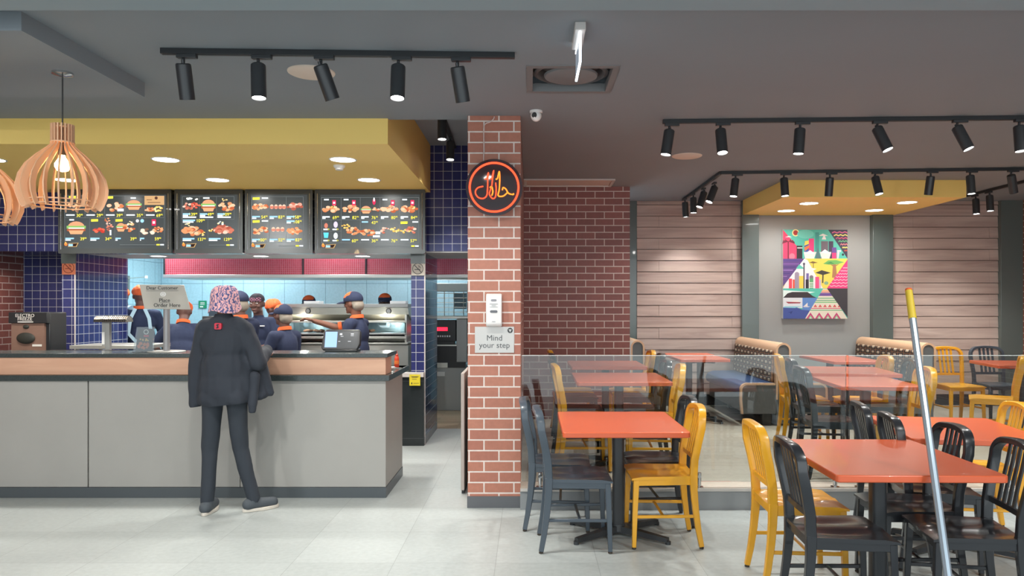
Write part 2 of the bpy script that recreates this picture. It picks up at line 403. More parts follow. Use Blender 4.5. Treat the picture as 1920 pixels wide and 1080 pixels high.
for x, y, lb in ((3.36, 8.98, 'glowing downlight in right yellow bulkhead, front left of four'), (4.50, 8.90, 'glowing downlight in right yellow bulkhead, front right of four'),
                 (3.33, 9.69, 'glowing downlight in right yellow bulkhead, back left above the dark column'), (4.45, 9.64, 'glowing downlight in right yellow bulkhead, back right corner')):
    downlight(x, y, 2.745, .105, lb, G2, 26)
G3 = 'downlights in the soffit under the menu boards'
for x, lb in ((-4.31, 'round downlight under the first menu board, above the order sign'), (-3.12, 'round downlight under the third menu board in the soffit'), (-1.94, 'round downlight under the rightmost menu board in the soffit')):
    downlight(x, 8.67, 2.09, .085, lb, G3, 22, (.95, .98, 1))
light('SPOT', 'alcove_fill', (-5.75, 8.6, 2.09), 9, (1, .9, .8), (-5.75, 8.6, 0), .08, 2.8, .9)  # unseen fill added to brighten the alcove bricks, no fixture there
# ceiling plates (speakers)
for x, y, lb in ((-1.33, 4.55, 'round white ceiling speaker behind the front left light track'), (1.496, 7.1, 'round white ceiling speaker below the left end of the long right track')):
    b = MB(); b.lathe([(0, -.012), (.128, -.012), (.14, -.006), (.142, 0)], m=mat('speaker_cream', (214, 200, 186), .6), n=36)
    o = b.build('ceiling_speaker', loc=(x, y, CZ)); tag(o, lb, 'speaker', 'round ceiling speakers')
# smoke detector
t = thing('smoke_detector', 'small white smoke detector on the underside of the yellow bulkhead', 'smoke detector', (-1.67, 6.55, 2.745))
b = MB(); b.lathe([(0.0, 0), (.05, 0), (.05, -.012), (.044, -.02)], m=m_white); b.build('base', t)
b = MB(); b.lathe([(.044, -.02), (.034, -.028), (.034, -.04), (.0, -.046)], m=m_white); b.build('sensor_cap', t)
# security camera
t = thing('security_camera', 'small white dome security camera on the ceiling right of the brick pillar', 'camera', (.047, 5.46, CZ))
b = MB(); b.lathe([(0, 0), (.046, 0), (.046, -.014), (.042, -.018)], m=m_white); b.build('base', t)
b = MB(); b.ell((0, 0, -.034), (.040, .040, .044), m_white, 24, 14); b.build('dome', t)
b = MB(); b.lathe([(0, -.004), (.018, -.002), (.02, .012)], m=m_blackp, axis='y'); o = b.build('lens', t, loc=(-.014, -.036, -.042)); o.rotation_euler = (.5, 0, -.35)
# emergency exit light: housing and edge lit sheet
t = thing('exit_light', 'white ceiling exit light with an edge lit acrylic sheet seen end on', 'exit light', (.255, 3.9, CZ))
b = MB(); b.box(-.027, .027, -.16, .14, -.04, -.0, m_offw); b.build('housing', t, bevel=.002)
b = MB(); b.box(-.0035, .0035, -.13, .185, -.19, -.04, mat('lit_sheet', (196, 214, 228), .1, emit=(190, 215, 240), es=.10)); b.build('sheet', t)
b = MB()
for z0, z1, y0, y1 in ((-.196, -.19, -.136, .19), (-.046, -.04, -.136, .19)): b.box(-.006, .006, y0, y1, z0, z1, emis('cool_edge', (235, 246, 255), 2.5))
b.box(-.006, .006, -.137, -.13, -.196, -.04, emis('cool_edge', (235, 246, 255), 2.5)); b.build('glowing_edge', t)
# air conditioning cassette in its recess
t = thing('air_conditioner', 'grey square ceiling air cassette with a round diffuser, sunk in the ceiling', 'air conditioner', (.26, 4.71, CZ))
b = MB(); i_, o_ = .235, .279
m_ac = mat('cassette_grey', (118, 120, 122), .5)
for x0, x1, y0, y1 in ((-.279, .279, -.289, -.24), (-.279, .279, .24, .289), (-.279, -.24, -.24, .24), (.24, .279, -.24, .24)): b.box(x0, x1, y0, y1, -.004, .05, m_ac)
b.build('frame', t, bevel=.002)
b = MB(); b.lathe([(.24, .06), (.235, .04), (.215, .03), (.20, .05), (.19, .09), (.0, .09)], m=mat('cassette_dark', (84, 86, 88), .5), n=40); b.box(-.24, .24, -.24, .24, .095, .11, m_ac); b.build('outlet_ring', t)
b = MB(); b.lathe([(0, .012), (.15, .012), (.165, .018), (.17, .03), (0, .03)], m=m_ac, n=40); b.build('diffuser_plate', t)
# white access hatch strip in the ceiling
t = thing('ceiling_hatch', 'long white framed ceiling hatch above the brick wall behind the pillar', 'hatch', (.45, 8.63, CZ))
b = MB()
for x0, x1, y0, y1 in ((-.515, .515, -.24, -.21), (-.515, .515, .21, .24), (-.515, -.485, -.21, .21), (.485, .515, -.21, .21)): b.box(x0, x1, y0, y1, -.018, 0, m_offw)
b.build('frame', t, bevel=.003)
b = MB(); b.box(-.485, .485, -.21, .21, -.006, 0, mat('hatch_panel', (206, 188, 180), .5)); b.build('panel', t)

# ------------------------------------------------------------------ track lights
def track(name, p0, p1, z, label, dz=.03):
    b = MB(); v = Vector((p1[0]-p0[0], p1[1]-p0[1], 0)); L = v.length
    M4 = rot4(((p0[0]+p1[0])/2, (p0[1]+p1[1])/2, z-dz/2-.001), 0, 0, math.atan2(v.y, v.x))
    b.obox(M4, L, .036, dz, m_track)
    M5 = M4 @ Matrix.Translation((0, 0, -dz/2)); b.obox(M5, L-.02, .012, .004, m_blackp)
    tag(b.build(name, bevel=.002), label, 'light track')
_proto = {}
def spot(x, y, z, tilt, az, on, label, group, energy=30, rz=0, L=.185):
    """head tilted by tilt from the vertical towards azimuth az; on = visible glow"""
    tl = Vector((math.sin(tilt)*math.cos(az), math.sin(tilt)*math.sin(az), -math.cos(tilt)))
    t = thing('track_spotlight', label, 'spotlight', (x, y, z-.03), 0, group)
    if 'ad' not in _proto:
        b = MB(); b.box(-.035, .075, -.017, .017, -.022, 0, m_black); b.cyl((0, 0, -.022), (0, 0, -.05), .009, m=m_black, n=12); _proto['ad'] = b.build('adapter', t, bevel=.003)
        b = MB(); b.lathe([(0, .01), (.034, .01), (.040, .004), (.041, -.01), (.041, -L), (.037, -L), (.036, -L+.014)], m=m_black, n=28)
        b.lathe([(.009, 0.01), (.009, .03)], m=m_black, n=10); _proto['hd'] = b.build('housing', t)
        b = MB(); b.prism(disc_pts(0, 0, .036, 24), 'xy', -L+.006, -L+.01, m_lamp); _proto['gl'] = b.build('lamp_face', t)
        ad, hd, gl = _proto['ad'], _proto['hd'], _proto['gl']
    else:
        ad, hd, gl = (_proto[k].copy() for k in ('ad', 'hd', 'gl'))
        for o in (ad, hd, gl): COL.objects.link(o); o.parent = t
    ad.rotation_euler = (0, 0, rz)
    q = (-tl).to_track_quat('Z', 'Y').to_euler()
    for o in (hd, gl): o.rotation_euler = q; o.location = (0, 0, -.06)
    tip = Vector((x, y, z-.09))+tl*(L+.004)
    light('SPOT', 'spot_beam', tip, energy, (1, .985, .94), tip+tl, .034, 1.9 if on else 1.3, .5)
track('light_track', (-2.04, 4.135), (-.083, 4.206), CZ, 'black light track with five spots over the counter queue area')
G = 'spots on the front left track'
D = math.radians
for x, y, ti, az, e, lb in ((-1.92, 4.14, D(17), D(92), 30, 'black spot at the left end of the front left track'),
                         (-1.51, 4.155, D(6), D(-60), 34, 'second spot from the left on the front left track, lamp face lit below'),
                         (-1.165, 4.165, D(25), D(50), 30, 'tilted black spot in front of the round ceiling speaker'),
                         (-.735, 4.18, D(10), D(-90), 34, 'spot left of the brick pillar with a bright round lamp face'),
                         (-.405, 4.195, D(20), D(66), 30, 'black spot at the right end of the front left track, tilted right')):
    spot(x, y, CZ, ti, az, 1, lb, G, e)
track('light_track', (1.02, 5.72), (4.2, 5.58), CZ, 'long black light track across the ceiling over the front dining tables')
G = 'spots on the long right track'
for px, ti, az, lb in ((1255, D(10), D(200), 'leftmost spot of the long right track, beside the round speaker'), (1351, D(14), D(-85), 'second spot of the long right track, bright lamp face towards the viewer'),
                      (1500, D(5), D(200), 'third spot of the long right track, hanging straight'), (1645, D(24), D(-40), 'fourth spot of the long right track, tilted right and glowing'),
                      (1795, D(24), D(-40), 'fifth spot of the long right track, tilted right and glowing, near the yellow bulkhead corner'), (1911, D(5), D(-80), 'rightmost large spot at the right picture edge on the long track')):
    y = 5.72-.14*(px-1242)/700; x = (px-993)*y/F
    spot(x, y, CZ, ti, az, 1, lb, G, 36)
track('light_track', (2.05, 9.95), (2.03, 7.93), CZ, 'light track running back towards the left plank wall')
track('light_track', (2.03, 7.93), (5.64, 7.66), CZ, 'light track crossing in front of the right yellow bulkhead')
track('light_track', (5.62, 7.66), (5.62, 9.6), CZ, 'light track running back along the right plank wall')
G = 'spots on the left leg of the rear track'
for px, y, ti, az, lb in ((1284.5, 9.72, D(3), D(0), 'rearmost spot on the left leg of the rear track'), (1300, 9.3, D(3), D(-90), 'second spot from the back on the left leg of the rear track'),
                         (1320, 8.85, D(20), D(200), 'third spot on the left leg of the rear track, tilted left'), (1340, 8.45, D(24), D(200), 'fourth spot on the left leg of the rear track, tilted left')):
    spot((px-993)*y/F, y, CZ, ti, az, 1, lb, G, 22, PI/2)
G = 'spots on the cross bar of the rear track'
for px, ti, az, lb in ((1379, D(10), D(215), 'spot just right of the corner of the rear track, tilted left'), (1470, D(6), D(-70), 'spot in front of the left corner of the right yellow bulkhead'),
                      (1556, D(12), D(88), 'straight dark spot in front of the yellow bulkhead left of centre'), (1641, D(15), D(-60), 'tilted glowing spot in the middle of the yellow bulkhead'),
                      (1745, D(12), D(98), 'straight dark spot in front of the yellow bulkhead, right part'), (1819, D(5), D(-70), 'spot at the right front corner of the yellow bulkhead'),
                      (1896, D(25), D(40), 'dark tilted spot at the right end of the rear cross bar')):
    y = 7.93-.27*((px-1352)/600); spot((px-993)*y/F, y, CZ, ti, az, 1, lb, G, 24)
G = 'spots on the right leg of the rear track'
for px, y, lb in ((1829.5, 9.42, 'small spot at the far end of the right leg of the rear track'), (1855.5, 9.12, 'small spot on the right leg of the rear track, second from the wall')):
    spot((px-993)*y/F, y, CZ, D(5), D(-90), 1, lb, G, 22, PI/2)
track('light_track', (-.775, 6.2), (-.83, 8.6), 3.255, 'short light track in the high ceiling bay left of the pillar')
spot(-.772, 6.6, 3.255, D(4), D(-90), 1, 'front spot in the dark ceiling bay between yellow bulkhead and pillar', 'spots in the ceiling bay', 30, PI/2)
spot(-.80, 7.55, 3.255, D(9), D(-90), 1, 'rear spot in the dark ceiling bay before the blue tiles', 'spots in the ceiling bay', 30, PI/2)

for x, y, tx, ty, en in ((-4.6, 1.8, -4.9, 5.9, 150), (-2.6, 1.8, -2.8, 5.4, 60), (.2, 1.4, .3, 3.9, 45), (2.6, 1.8, 2.4, 4.6, 75), (4.2, 2.6, 3.6, 6.5, 80)):
    light('SPOT', 'shop_front_spot', (x, y, 2.83), en, (1, .99, .95), (tx, ty, 0), .03, 1.5, .8)

# ------------------------------------------------------------------ wooden pendants
m_slat = mat('pendant_birch', (226, 178, 140), .55)
def pendant(x, y, zb, label):
    t = thing('pendant_lamp', label, 'pendant lamp', (x, y, zb), 0, 'slatted wooden pendants')
    zc = 2.847-zb
    b = MB(); b.lathe([(0, zc), (.055, zc), (.055, zc-.012), (.02, zc-.022), (0, zc-.022)], m=m_chrome); b.build('ceiling_rose', t)
    b = MB(); b.cyl((0, 0, zc-.02), (0, 0, .36), .004, m=m_blackp, n=8); b.build('cord', t)
    b = MB(); b.lathe([(0, .375), (.02, .375), (.022, .30), (.0, .30)], m=m_blackp); b.build('lamp_holder', t)
    b = MB(); b.lathe([(.012, .30), (.018, .285), (.040, .25), (.040, .235), (.028, .213), (0, .205)], m=emis('bulb_glow', (255, 214, 150), 18), n=20); b.build('light_bulb', t)
    # radial plywood blades: outer and inner outline
    out = [(.060, .475), (.060, .36), (.085, .335), (.135, .29), (.185, .235), (.217, .175), (.230, .115), (.226, .07), (.208, .02), (.195, -.005)]
    inn = [(.040, .475), (.040, .355), (.055, .325), (.10, .285), (.150, .225), (.180, .170), (.192, .115), (.190, .07), (.178, .03), (.170, .005)]
    b = MB(); n = 20
    for k in range(n):
        a = 2*PI*(k+.5)/n; ca, sa = math.cos(a), math.sin(a); th = .0035
        vs = []
        for side in (-1, 1):
            for (r, z) in out: vs.append((r*ca-side*th*sa, r*sa+side*th*ca, z))
            for (r, z) in inn: vs.append((r*ca-side*th*sa, r*sa+side*th*ca, z))
        m_ = len(out); fs = []
        for i in range(m_-1):
            fs += [(i, i+1, m_+i+1, m_+i), (2*m_+i, 3*m_+i, 3*m_+i+1, 2*m_+i+1), (i, 2*m_+i, 2*m_+i+1, i+1), (m_+i, m_+i+1, 3*m_+i+1, 3*m_+i)]
        fs += [(0, m_, 3*m_, 2*m_), (m_-1, 3*m_-1, 4*m_-1, 2*m_-1)]
        b.add(vs, fs, m_slat)
    b.build('slat_shade', t)
    for r0, r1, z in ((.172, .186, .032), (.160, .172, .01), (.03, .062, .37), (.03, .05, .455)):
        b = MB(); b.lathe([(r0, z), (r1, z), (r1, z+.006), (r0, z+.006), (r0, z)], m=m_slat, n=48); b.build('ring', t)
    light('POINT', 'bulb_light', (x, y, zb+.25), 16, (1, .70, .40), size=.035)
pendant(-2.665, 4.26, 2.074, 'onion shaped slatted wooden pendant lamp hanging over the counter, whole in view')
pendant(-3.155, 4.26, 1.995, 'onion shaped slatted wooden pendant cut off by the left picture edge')
# ------------------------------------------------------------------ service counter
def counter():
    t = thing('service_counter', 'long service counter with grey concrete panels, birch band and granite tops', 'counter', (-3.6, 6.25, 0))
    X = lambda x: x+3.6
    Y = lambda y: y-6.25
    xr = -1.135
    m_pn = m_conc
    joints = [(-6.1, -3.487), (-3.477, -2.287), (-2.281, xr)]
    for x0, x1 in joints:
        b = MB(); b.box(X(x0), X(x1), Y(5.89), Y(5.91), .085, .922, m_pn); b.build('front_panel', t, bevel=.001)
    b = MB(); b.box(X(xr-.02), X(xr), Y(5.912), Y(6.66), .085, .922, m_pn); b.build('end_panel', t, bevel=.001)
    b = MB(); b.box(X(-6.1), X(xr-.021), Y(5.912), Y(6.64), .0, .92, m_blackp); b.build('carcass', t)
    b = MB(); b.box(X(-6.1), X(xr+.004), Y(5.886), Y(5.912), 0, .082, mat('skirting_dark', (74, 80, 84), .35)); b.box(X(xr-.02), X(xr+.004), Y(5.912), Y(6.66), 0, .082, mat('skirting_dark', (74, 80, 84), .35)); b.build('skirting', t, bevel=.001)
    b = MB(); b.box(X(-6.1), X(-1.103), Y(5.865), Y(6.84), .923, .968, m_gran); b.build('lower_top', t, bevel=.003)
    b = MB(); b.box(X(-6.1), X(-1.138), Y(5.905), Y(6.15), .969, 1.105, m_pwood); b.build('birch_band', t, bevel=.002)
    b = MB(); b.box(X(-6.1), X(-1.120), Y(5.885), Y(6.30), 1.106, 1.138, m_gran); b.build('upper_top', t, bevel=.003)
counter()

# ------------------------------------------------------------------ things on the counter
# order here sign
t = thing('order_sign', 'grey counter sign on a pole reading Dear Customer Place Order Here', 'sign', (-2.965, 6.1, 1.138))
b = MB(); b.lathe([(0, 0), (.145, 0), (.147, .004), (.14, .009), (0, .012)], m=m_steel_d, n=40); b.build('base', t)
b = MB(); b.cyl((0, 0, .01), (0, 0, .40), .025, m=mat('sign_pole', (150, 150, 152), .4, metal=.3), n=24); b.build('pole', t)
b = MB(); m_sg = mat('sign_grey', (186, 182, 172), .4)
b.prism([(-.205, .548), (.155, .545), (.21, .345), (-.165, .352)], 'xz', -.034, -.026, m_sg); b.build('sign_plate', t, bevel=.002)
b = MB(); m_ink = mat('sign_ink', (52, 54, 56), .5)
b.text('Dear Customer', .040, m_ink, FACE(-.02, -.036, .520))
b.text('Place', .044, m_ink, FACE(.0, -.036, .420)); b.text('Order Here', .044, m_ink, FACE(.02, -.036, .380))
b.box(-.15, .11, -.036, -.034, .497, .499, m_ink); b.box(-.04, .04, -.036, -.034, .399, .401, m_ink)
b.build('lettering', t, smooth=0)
b = MB(); b.prism(disc_pts(-.012, .470, .024, 24, .019), 'xz', -.036, -.034, m_white); b.lathe([(.010, 0), (.013, 0)], (-.012, -.037, .470), m_sg, 16, 'y'); b.build('round_logo', t)
# acrylic menu card stand
t = thing('table_talker', 'dark promotional card in a clear acrylic stand with food picture, left on counter', 'card stand', (-3.13, 6.05, 1.138), .1)
b = MB(); b.prism([(-.055, .0), (.075, .0), (.085, .19), (-.03, .19)], 'xz', -.02, -.012, mat('card_dark', (44, 40, 42), .5)); b.build('card', t)
b = MB()
m_food1 = mat('print_fried', (206, 110, 66), .6); m_food2 = mat('print_gold', (226, 172, 84), .6); m_pw = mat('print_white', (226, 222, 214), .6)
b.lathe([(.014, 0), (.02, 0)], (.03, -.0215, .165), m_pw, 20, 'y')
random.seed(5)
for k in range(16): b.prism(disc_pts(random.uniform(-.03, .045), random.uniform(.03, .075), random.uniform(.008, .014), 8), 'xz', -.0212-.0001*k, -.020, m_food1)
for k in range(8): b.prism(disc_pts(.015+random.uniform(-.03, .03), random.uniform(.095, .11), .007, 8), 'xz', -.0212-.0001*k, -.020, m_food2)
b.box(.012, .05, -.0212, -.020, .125, .14, m_redem)
b.build('printed_picture', t, smooth=0)
b = MB(); b.prism([(-.07, 0), (.09, 0), (.10, .205), (-.04, .205)], 'xz', -.026, -.023, m_acry); b.box(-.08, .10, -.05, .05, 0, .004, m_acry); b.build('acrylic_holder', t)
# till monitor seen from behind, mostly behind the customer
t = thing('till_monitor', 'black till monitor back with small orange print, behind the customer with floral hat', 'monitor', (-2.58, 6.18, 1.138))
b = MB(); b.box(-.125, .17, -.015, .015, .04, .29, m_blackp); b.build('screen_back', t, bevel=.006)
b = MB(); b.box(-.06, .08, -.06, .08, 0, .012, m_blackp); b.box(-.02, .02, 0, .02, .01, .06, m_blackp); b.build('stand', t, bevel=.003)
b = MB()
for z, x1 in ((.262, -.055), (.252, -.07), (.243, -.075)): b.box(-.11, x1, -.0165, -.015, z, z+.005, mat('print_orange', (190, 126, 70), .6))
b.build('print', t)
# customer display POS
t = thing('till_display', 'black customer display with a pale blue screen at the right end of the counter', 'display', (-1.54, 6.14, 1.138))
b = MB()
prof = [(-.155, .012), (.125, .012), (.15, .06), (.15, .165), (.135, .183), (-.13, .183), (-.155, .16), (-.165, .03)]
M4 = rot4((0, -.02, 0), -.28)
n = len(prof)
vs = [M4 @ Vector((x, -.02, z)) for x, z in prof]+[M4 @ Vector((x, .025, z)) for x, z in prof]
b.add(vs, [tuple(range(n)), tuple(reversed(range(n, 2*n)))]+[(i, n+i, n+(i+1) % n, (i+1) % n) for i in range(n)], m_blackp); b.build('housing', t, bevel=.006)
b = MB(); b.box(-.13, .13, -.05, .10, 0, .018, m_blackp); b.build('foot', t, bevel=.004)
b = MB()
def qd(x0, x1, z0, z1, y, m): b.add([M4 @ Vector(p) for p in ((x0, y, z0), (x1, y, z0), (x1, y, z1), (x0, y, z1))], [(0, 1, 2, 3)], m)
qd(-.14, .13, .03, .165, -.0205, mat('screen_dark', (50, 52, 54), .2, emit=(70, 72, 74), es=.4)); qd(-.138, -.04, .032, .163, -.021, emis('screen_blue', (150, 182, 240), 1.0))
m_sw = emis('screen_white', (220, 222, 226), .8)
for (x0, x1, z0, z1) in ((-.02, .0, .135, .15), (-.012, .01, .122, .126), (.07, .095, .14, .148), (.07, .095, .128, .132), (-.03, -.012, .08, .084), (.05, .075, .08, .084)): qd(x0, x1, z0, z1, -.0212, m_sw)
b.build('screen', t, smooth=0)
# carving lamp
m_hood = mat('hood_chrome', (120, 114, 108), .25, metal=1)
t = thing('heat_lamp', 'silver ribbed heat lamp hood on a post left of the sign, label on its post', 'heat lamp', (-3.78, 6.7, .968))
b = MB(); b.box(-.02, .02, -.02, .02, 0, .42, m_steel_d); b.build('post', t, bevel=.003)
b = MB()
for i in range(9): pass
pr = [(.045*math.cos(a), .045*math.sin(a)) for a in [PI*i/8 for i in range(9)]]
b.prism([(y, z+.40) for y, z in [(.06*math.cos(PI*i/10), .055*math.sin(PI*i/10)) for i in range(11)]], 'yz', -.10, .19, m_hood)
for i in range(12): b.prism([(y, z+.40) for y, z in [(.0635*math.cos(PI*k/10), .059*math.sin(PI*k/10)) for k in range(11)]], 'yz', -.03+i*.018, -.022+i*.018, m_hood)
b.build('hood', t)
b = MB(); b.box(-.045, -.022, -.024, -.02, .20, .31, m_white); b.build('label', t)
b = MB(); b.box(-.045, -.015, -.022, .022, .19, .42, m_steel_d); b.build('side_plate', t)
# dark tray ledge
t = thing('serving_tray', 'low dark tray edge standing behind the counter by the heat lamp', 'tray', (-3.75, 6.5, .968))
b = MB(); b.box(-.35, .32, -.12, .10, 0, .02, m_steel_d); b.box(-.35, .32, -.125, -.12, 0, .17, mat('tray_brown', (78, 62, 58), .5)); b.build('tray_body', t)
# sauce bottle and napkins on the lower top, right
t = thing('sauce_bottle', 'orange red squeeze sauce bottle on the steel worktop by the blue column', 'bottle', (-1.178, 6.62, .968))
b = MB(); b.lathe([(0, 0), (.019, 0), (.021, .01), (.021, .075), (.016, .095), (.010, .10)], m=mat('sauce_red', (214, 66, 40), .3), n=20); b.build('body', t)
b = MB(); b.lathe([(.013, .10), (.013, .115), (.006, .12), (.003, .15), (0, .15)], m=mat('sauce_red', (214, 66, 40), .3), n=16); b.build('nozzle', t)
b = MB(); b.lathe([(.0214, .03), (.0214, .06)], m=mat('sauce_label', (238, 130, 60), .4), n=20); b.build('label', t)
b = MB()
random.seed(2)
for i in range(5): b.obox(rot4((0, 0, .003+.004*i), 0, 0, random.uniform(-.4, .4)), .09, .08, .003, m_white)
o = b.build('napkin_stack', loc=(-1.205, 6.42, .968)); tag(o, 'loose stack of white paper napkins left of the sauce bottle', 'napkins')
b = MB(); b.box(-.34, .0, -.01, .28, 0, .006, m_steel); b.box(-.34, 0, -.012, -.006, 0, .012, m_steel)
o = b.build('steel_tray', loc=(-1.12, 6.54, .969)); tag(o, 'flat stainless tray on the lower worktop under the bottle', 'tray'); o.location.z = .962

# ------------------------------------------------------------------ machine on the left
t = thing('soft_serve_machine', 'black soft serve machine with a brown front picture in the left alcove', 'machine', (-4.84, 7.45, 0))
b = MB(); b.box(-.34, .30, -.25, .35, .08, .98, m_steel_d); b.build('base_cabinet', t, bevel=.01)
b = MB(); b.box(-.19, .185, -.2, .06, .985, 1.45, m_blackp); b.build('body', t, bevel=.01)
b = MB(); b.box(-.175, .145, -.225, -.2, 1.00, 1.345, mat('machine_picture', (136, 106, 92), .35, var=.25, vscale=9)); b.build('front_picture', t)
b = MB(); b.box(-.19, .185, -.245, -.2, 1.345, 1.45, m_blackp); b.build('header', t, bevel=.005)
b = MB(); b.text('ELECTRO', .044, m_pw, FACE(-.03, -.247, 1.418)); b.text('FREEZE', .044, m_pw, FACE(-.03, -.247, 1.385)); b.box(-.10, .05, -.247, -.245, 1.352, 1.362, m_pw); b.build('lettering', t, smooth=0)
b = MB(); b.ell((-.03, -.235, 1.20), (.09, .02, .055), mat('picture_dark', (48, 48, 42), .6)); b.box(.03, .12, -.229, -.225, 1.12, 1.14, m_pw); b.box(.04, .13, -.229, -.225, 1.045, 1.06, mat('picture_gold', (176, 140, 80), .6))
b.ell((-.03, -.23, 1.31), (.03, .01, .02), mat('picture_dark', (48, 48, 42), .6)); b.build('picture_motif', t)
for z in (.08,):
    for x, y in ((-.30, -.2), (.26, -.2), (-.30, .3), (.26, .3)):
        b = MB(); b.cyl((x, y, 0), (x, y, .08), .02, m=m_blackp, n=12); b.build('foot', t)

# ------------------------------------------------------------------ signs on the columns
def nosmoke(x, z, label, c):
    t = thing('no_smoking_sign', label, 'sign', (x, 8.112, z), 0, 'no smoking signs')
    mb_ = mat('sign_plate_%d' % c[0], c, .5); mi_ = m_ink if c[1] > 150 else mat('sign_ink_red', (120, 50, 40), .5)
    b = MB(); b.box(-.073, .073, -.006, 0, -.073, .073, mb_); b.build('plate', t, bevel=.001)
    b = MB(); b.lathe([(.054, -.0085), (.060, -.0085), (.060, -.006), (.054, -.006)], m=mi_, n=36, axis='y')
    b.prism([(-.040, .036), (-.035, .042), (.040, -.036), (.035, -.042)], 'xz', -.009, -.006, mi_)
    b.box(-.036, .026, -.0085, -.006, -.013, -.005, mi_)
    for k in range(3): b.tube([(.004+k*.012+.008*math.sin(q*.9+k), -.0075, .004+q*.008) for q in range(5)], .0018, mi_, 6)
    b.build('symbol', t)
nosmoke(-1.213, 1.915, 'white no smoking sign on the right blue tiled column', (206, 202, 190))
nosmoke(-5.005, 1.925, 'orange no smoking sign on the left blue tiled column', (214, 126, 92))
for x, lb in ((-1.213, 'dark plate above the white no smoking sign under the menu boards'), (-5.005, 'dark plate above the orange no smoking sign under the first menu board')):
    b = MB(); b.box(-.078, .078, 0, .018, -.08, .08, m_darkp); o = b.build('cover_plate', loc=(x, 8.1, 2.05)); tag(o, lb, 'panel')
t = thing('caution_card', 'yellow notice card on the white cap of the black half wall', 'sign', (-1.232, 8.018, .715))
b = MB(); b.box(-.058, .058, -.004, .0, -.06, .06, mat('card_yellow', (226, 206, 48), .5)); b.build('card', t)
b = MB()
for z, a, c in ((.038, -.04, .042), (.030, -.03, .03), (.010, -.03, .02), (-.035, -.015, .045)): b.box(a, c, -.0055, -.004, z-.002, z+.002, m_ink)
b.box(-.038, -.028, -.0055, -.004, -.045, -.025, m_ink)
b.build('print', t)

# ------------------------------------------------------------------ menu boards
m_frame = mat('menu_frame', (60, 64, 64), .22, coat=.5)
E = lambda n, c, s=1.0: emis('menu_'+n, c, s)
e_bg = mat('menu_screen', (44, 48, 50), .2, emit=(52, 58, 60), es=.6)
e_line = E('line', (120, 126, 126), .7); e_y = E('yellow', (238, 226, 70)); e_w = E('white', (214, 224, 230), .95); e_bl = E('pale_blue', (150, 196, 232), .9)
foods = {'fried': [(214, 142, 98), (196, 116, 76), (226, 166, 124), (178, 92, 60), (232, 184, 150)], 'wing': [(190, 110, 90), (214, 150, 130), (160, 84, 68), (230, 190, 170)],
         'fries': [(238, 196, 110), (226, 176, 86), (244, 214, 150)], 'ribs': [(206, 84, 66), (226, 104, 80), (180, 60, 50)], 'wrap': [(226, 206, 186), (196, 160, 134), (120, 90, 74), (236, 226, 214)],
         'dips': [(240, 236, 220), (236, 214, 160), (214, 226, 224)]}
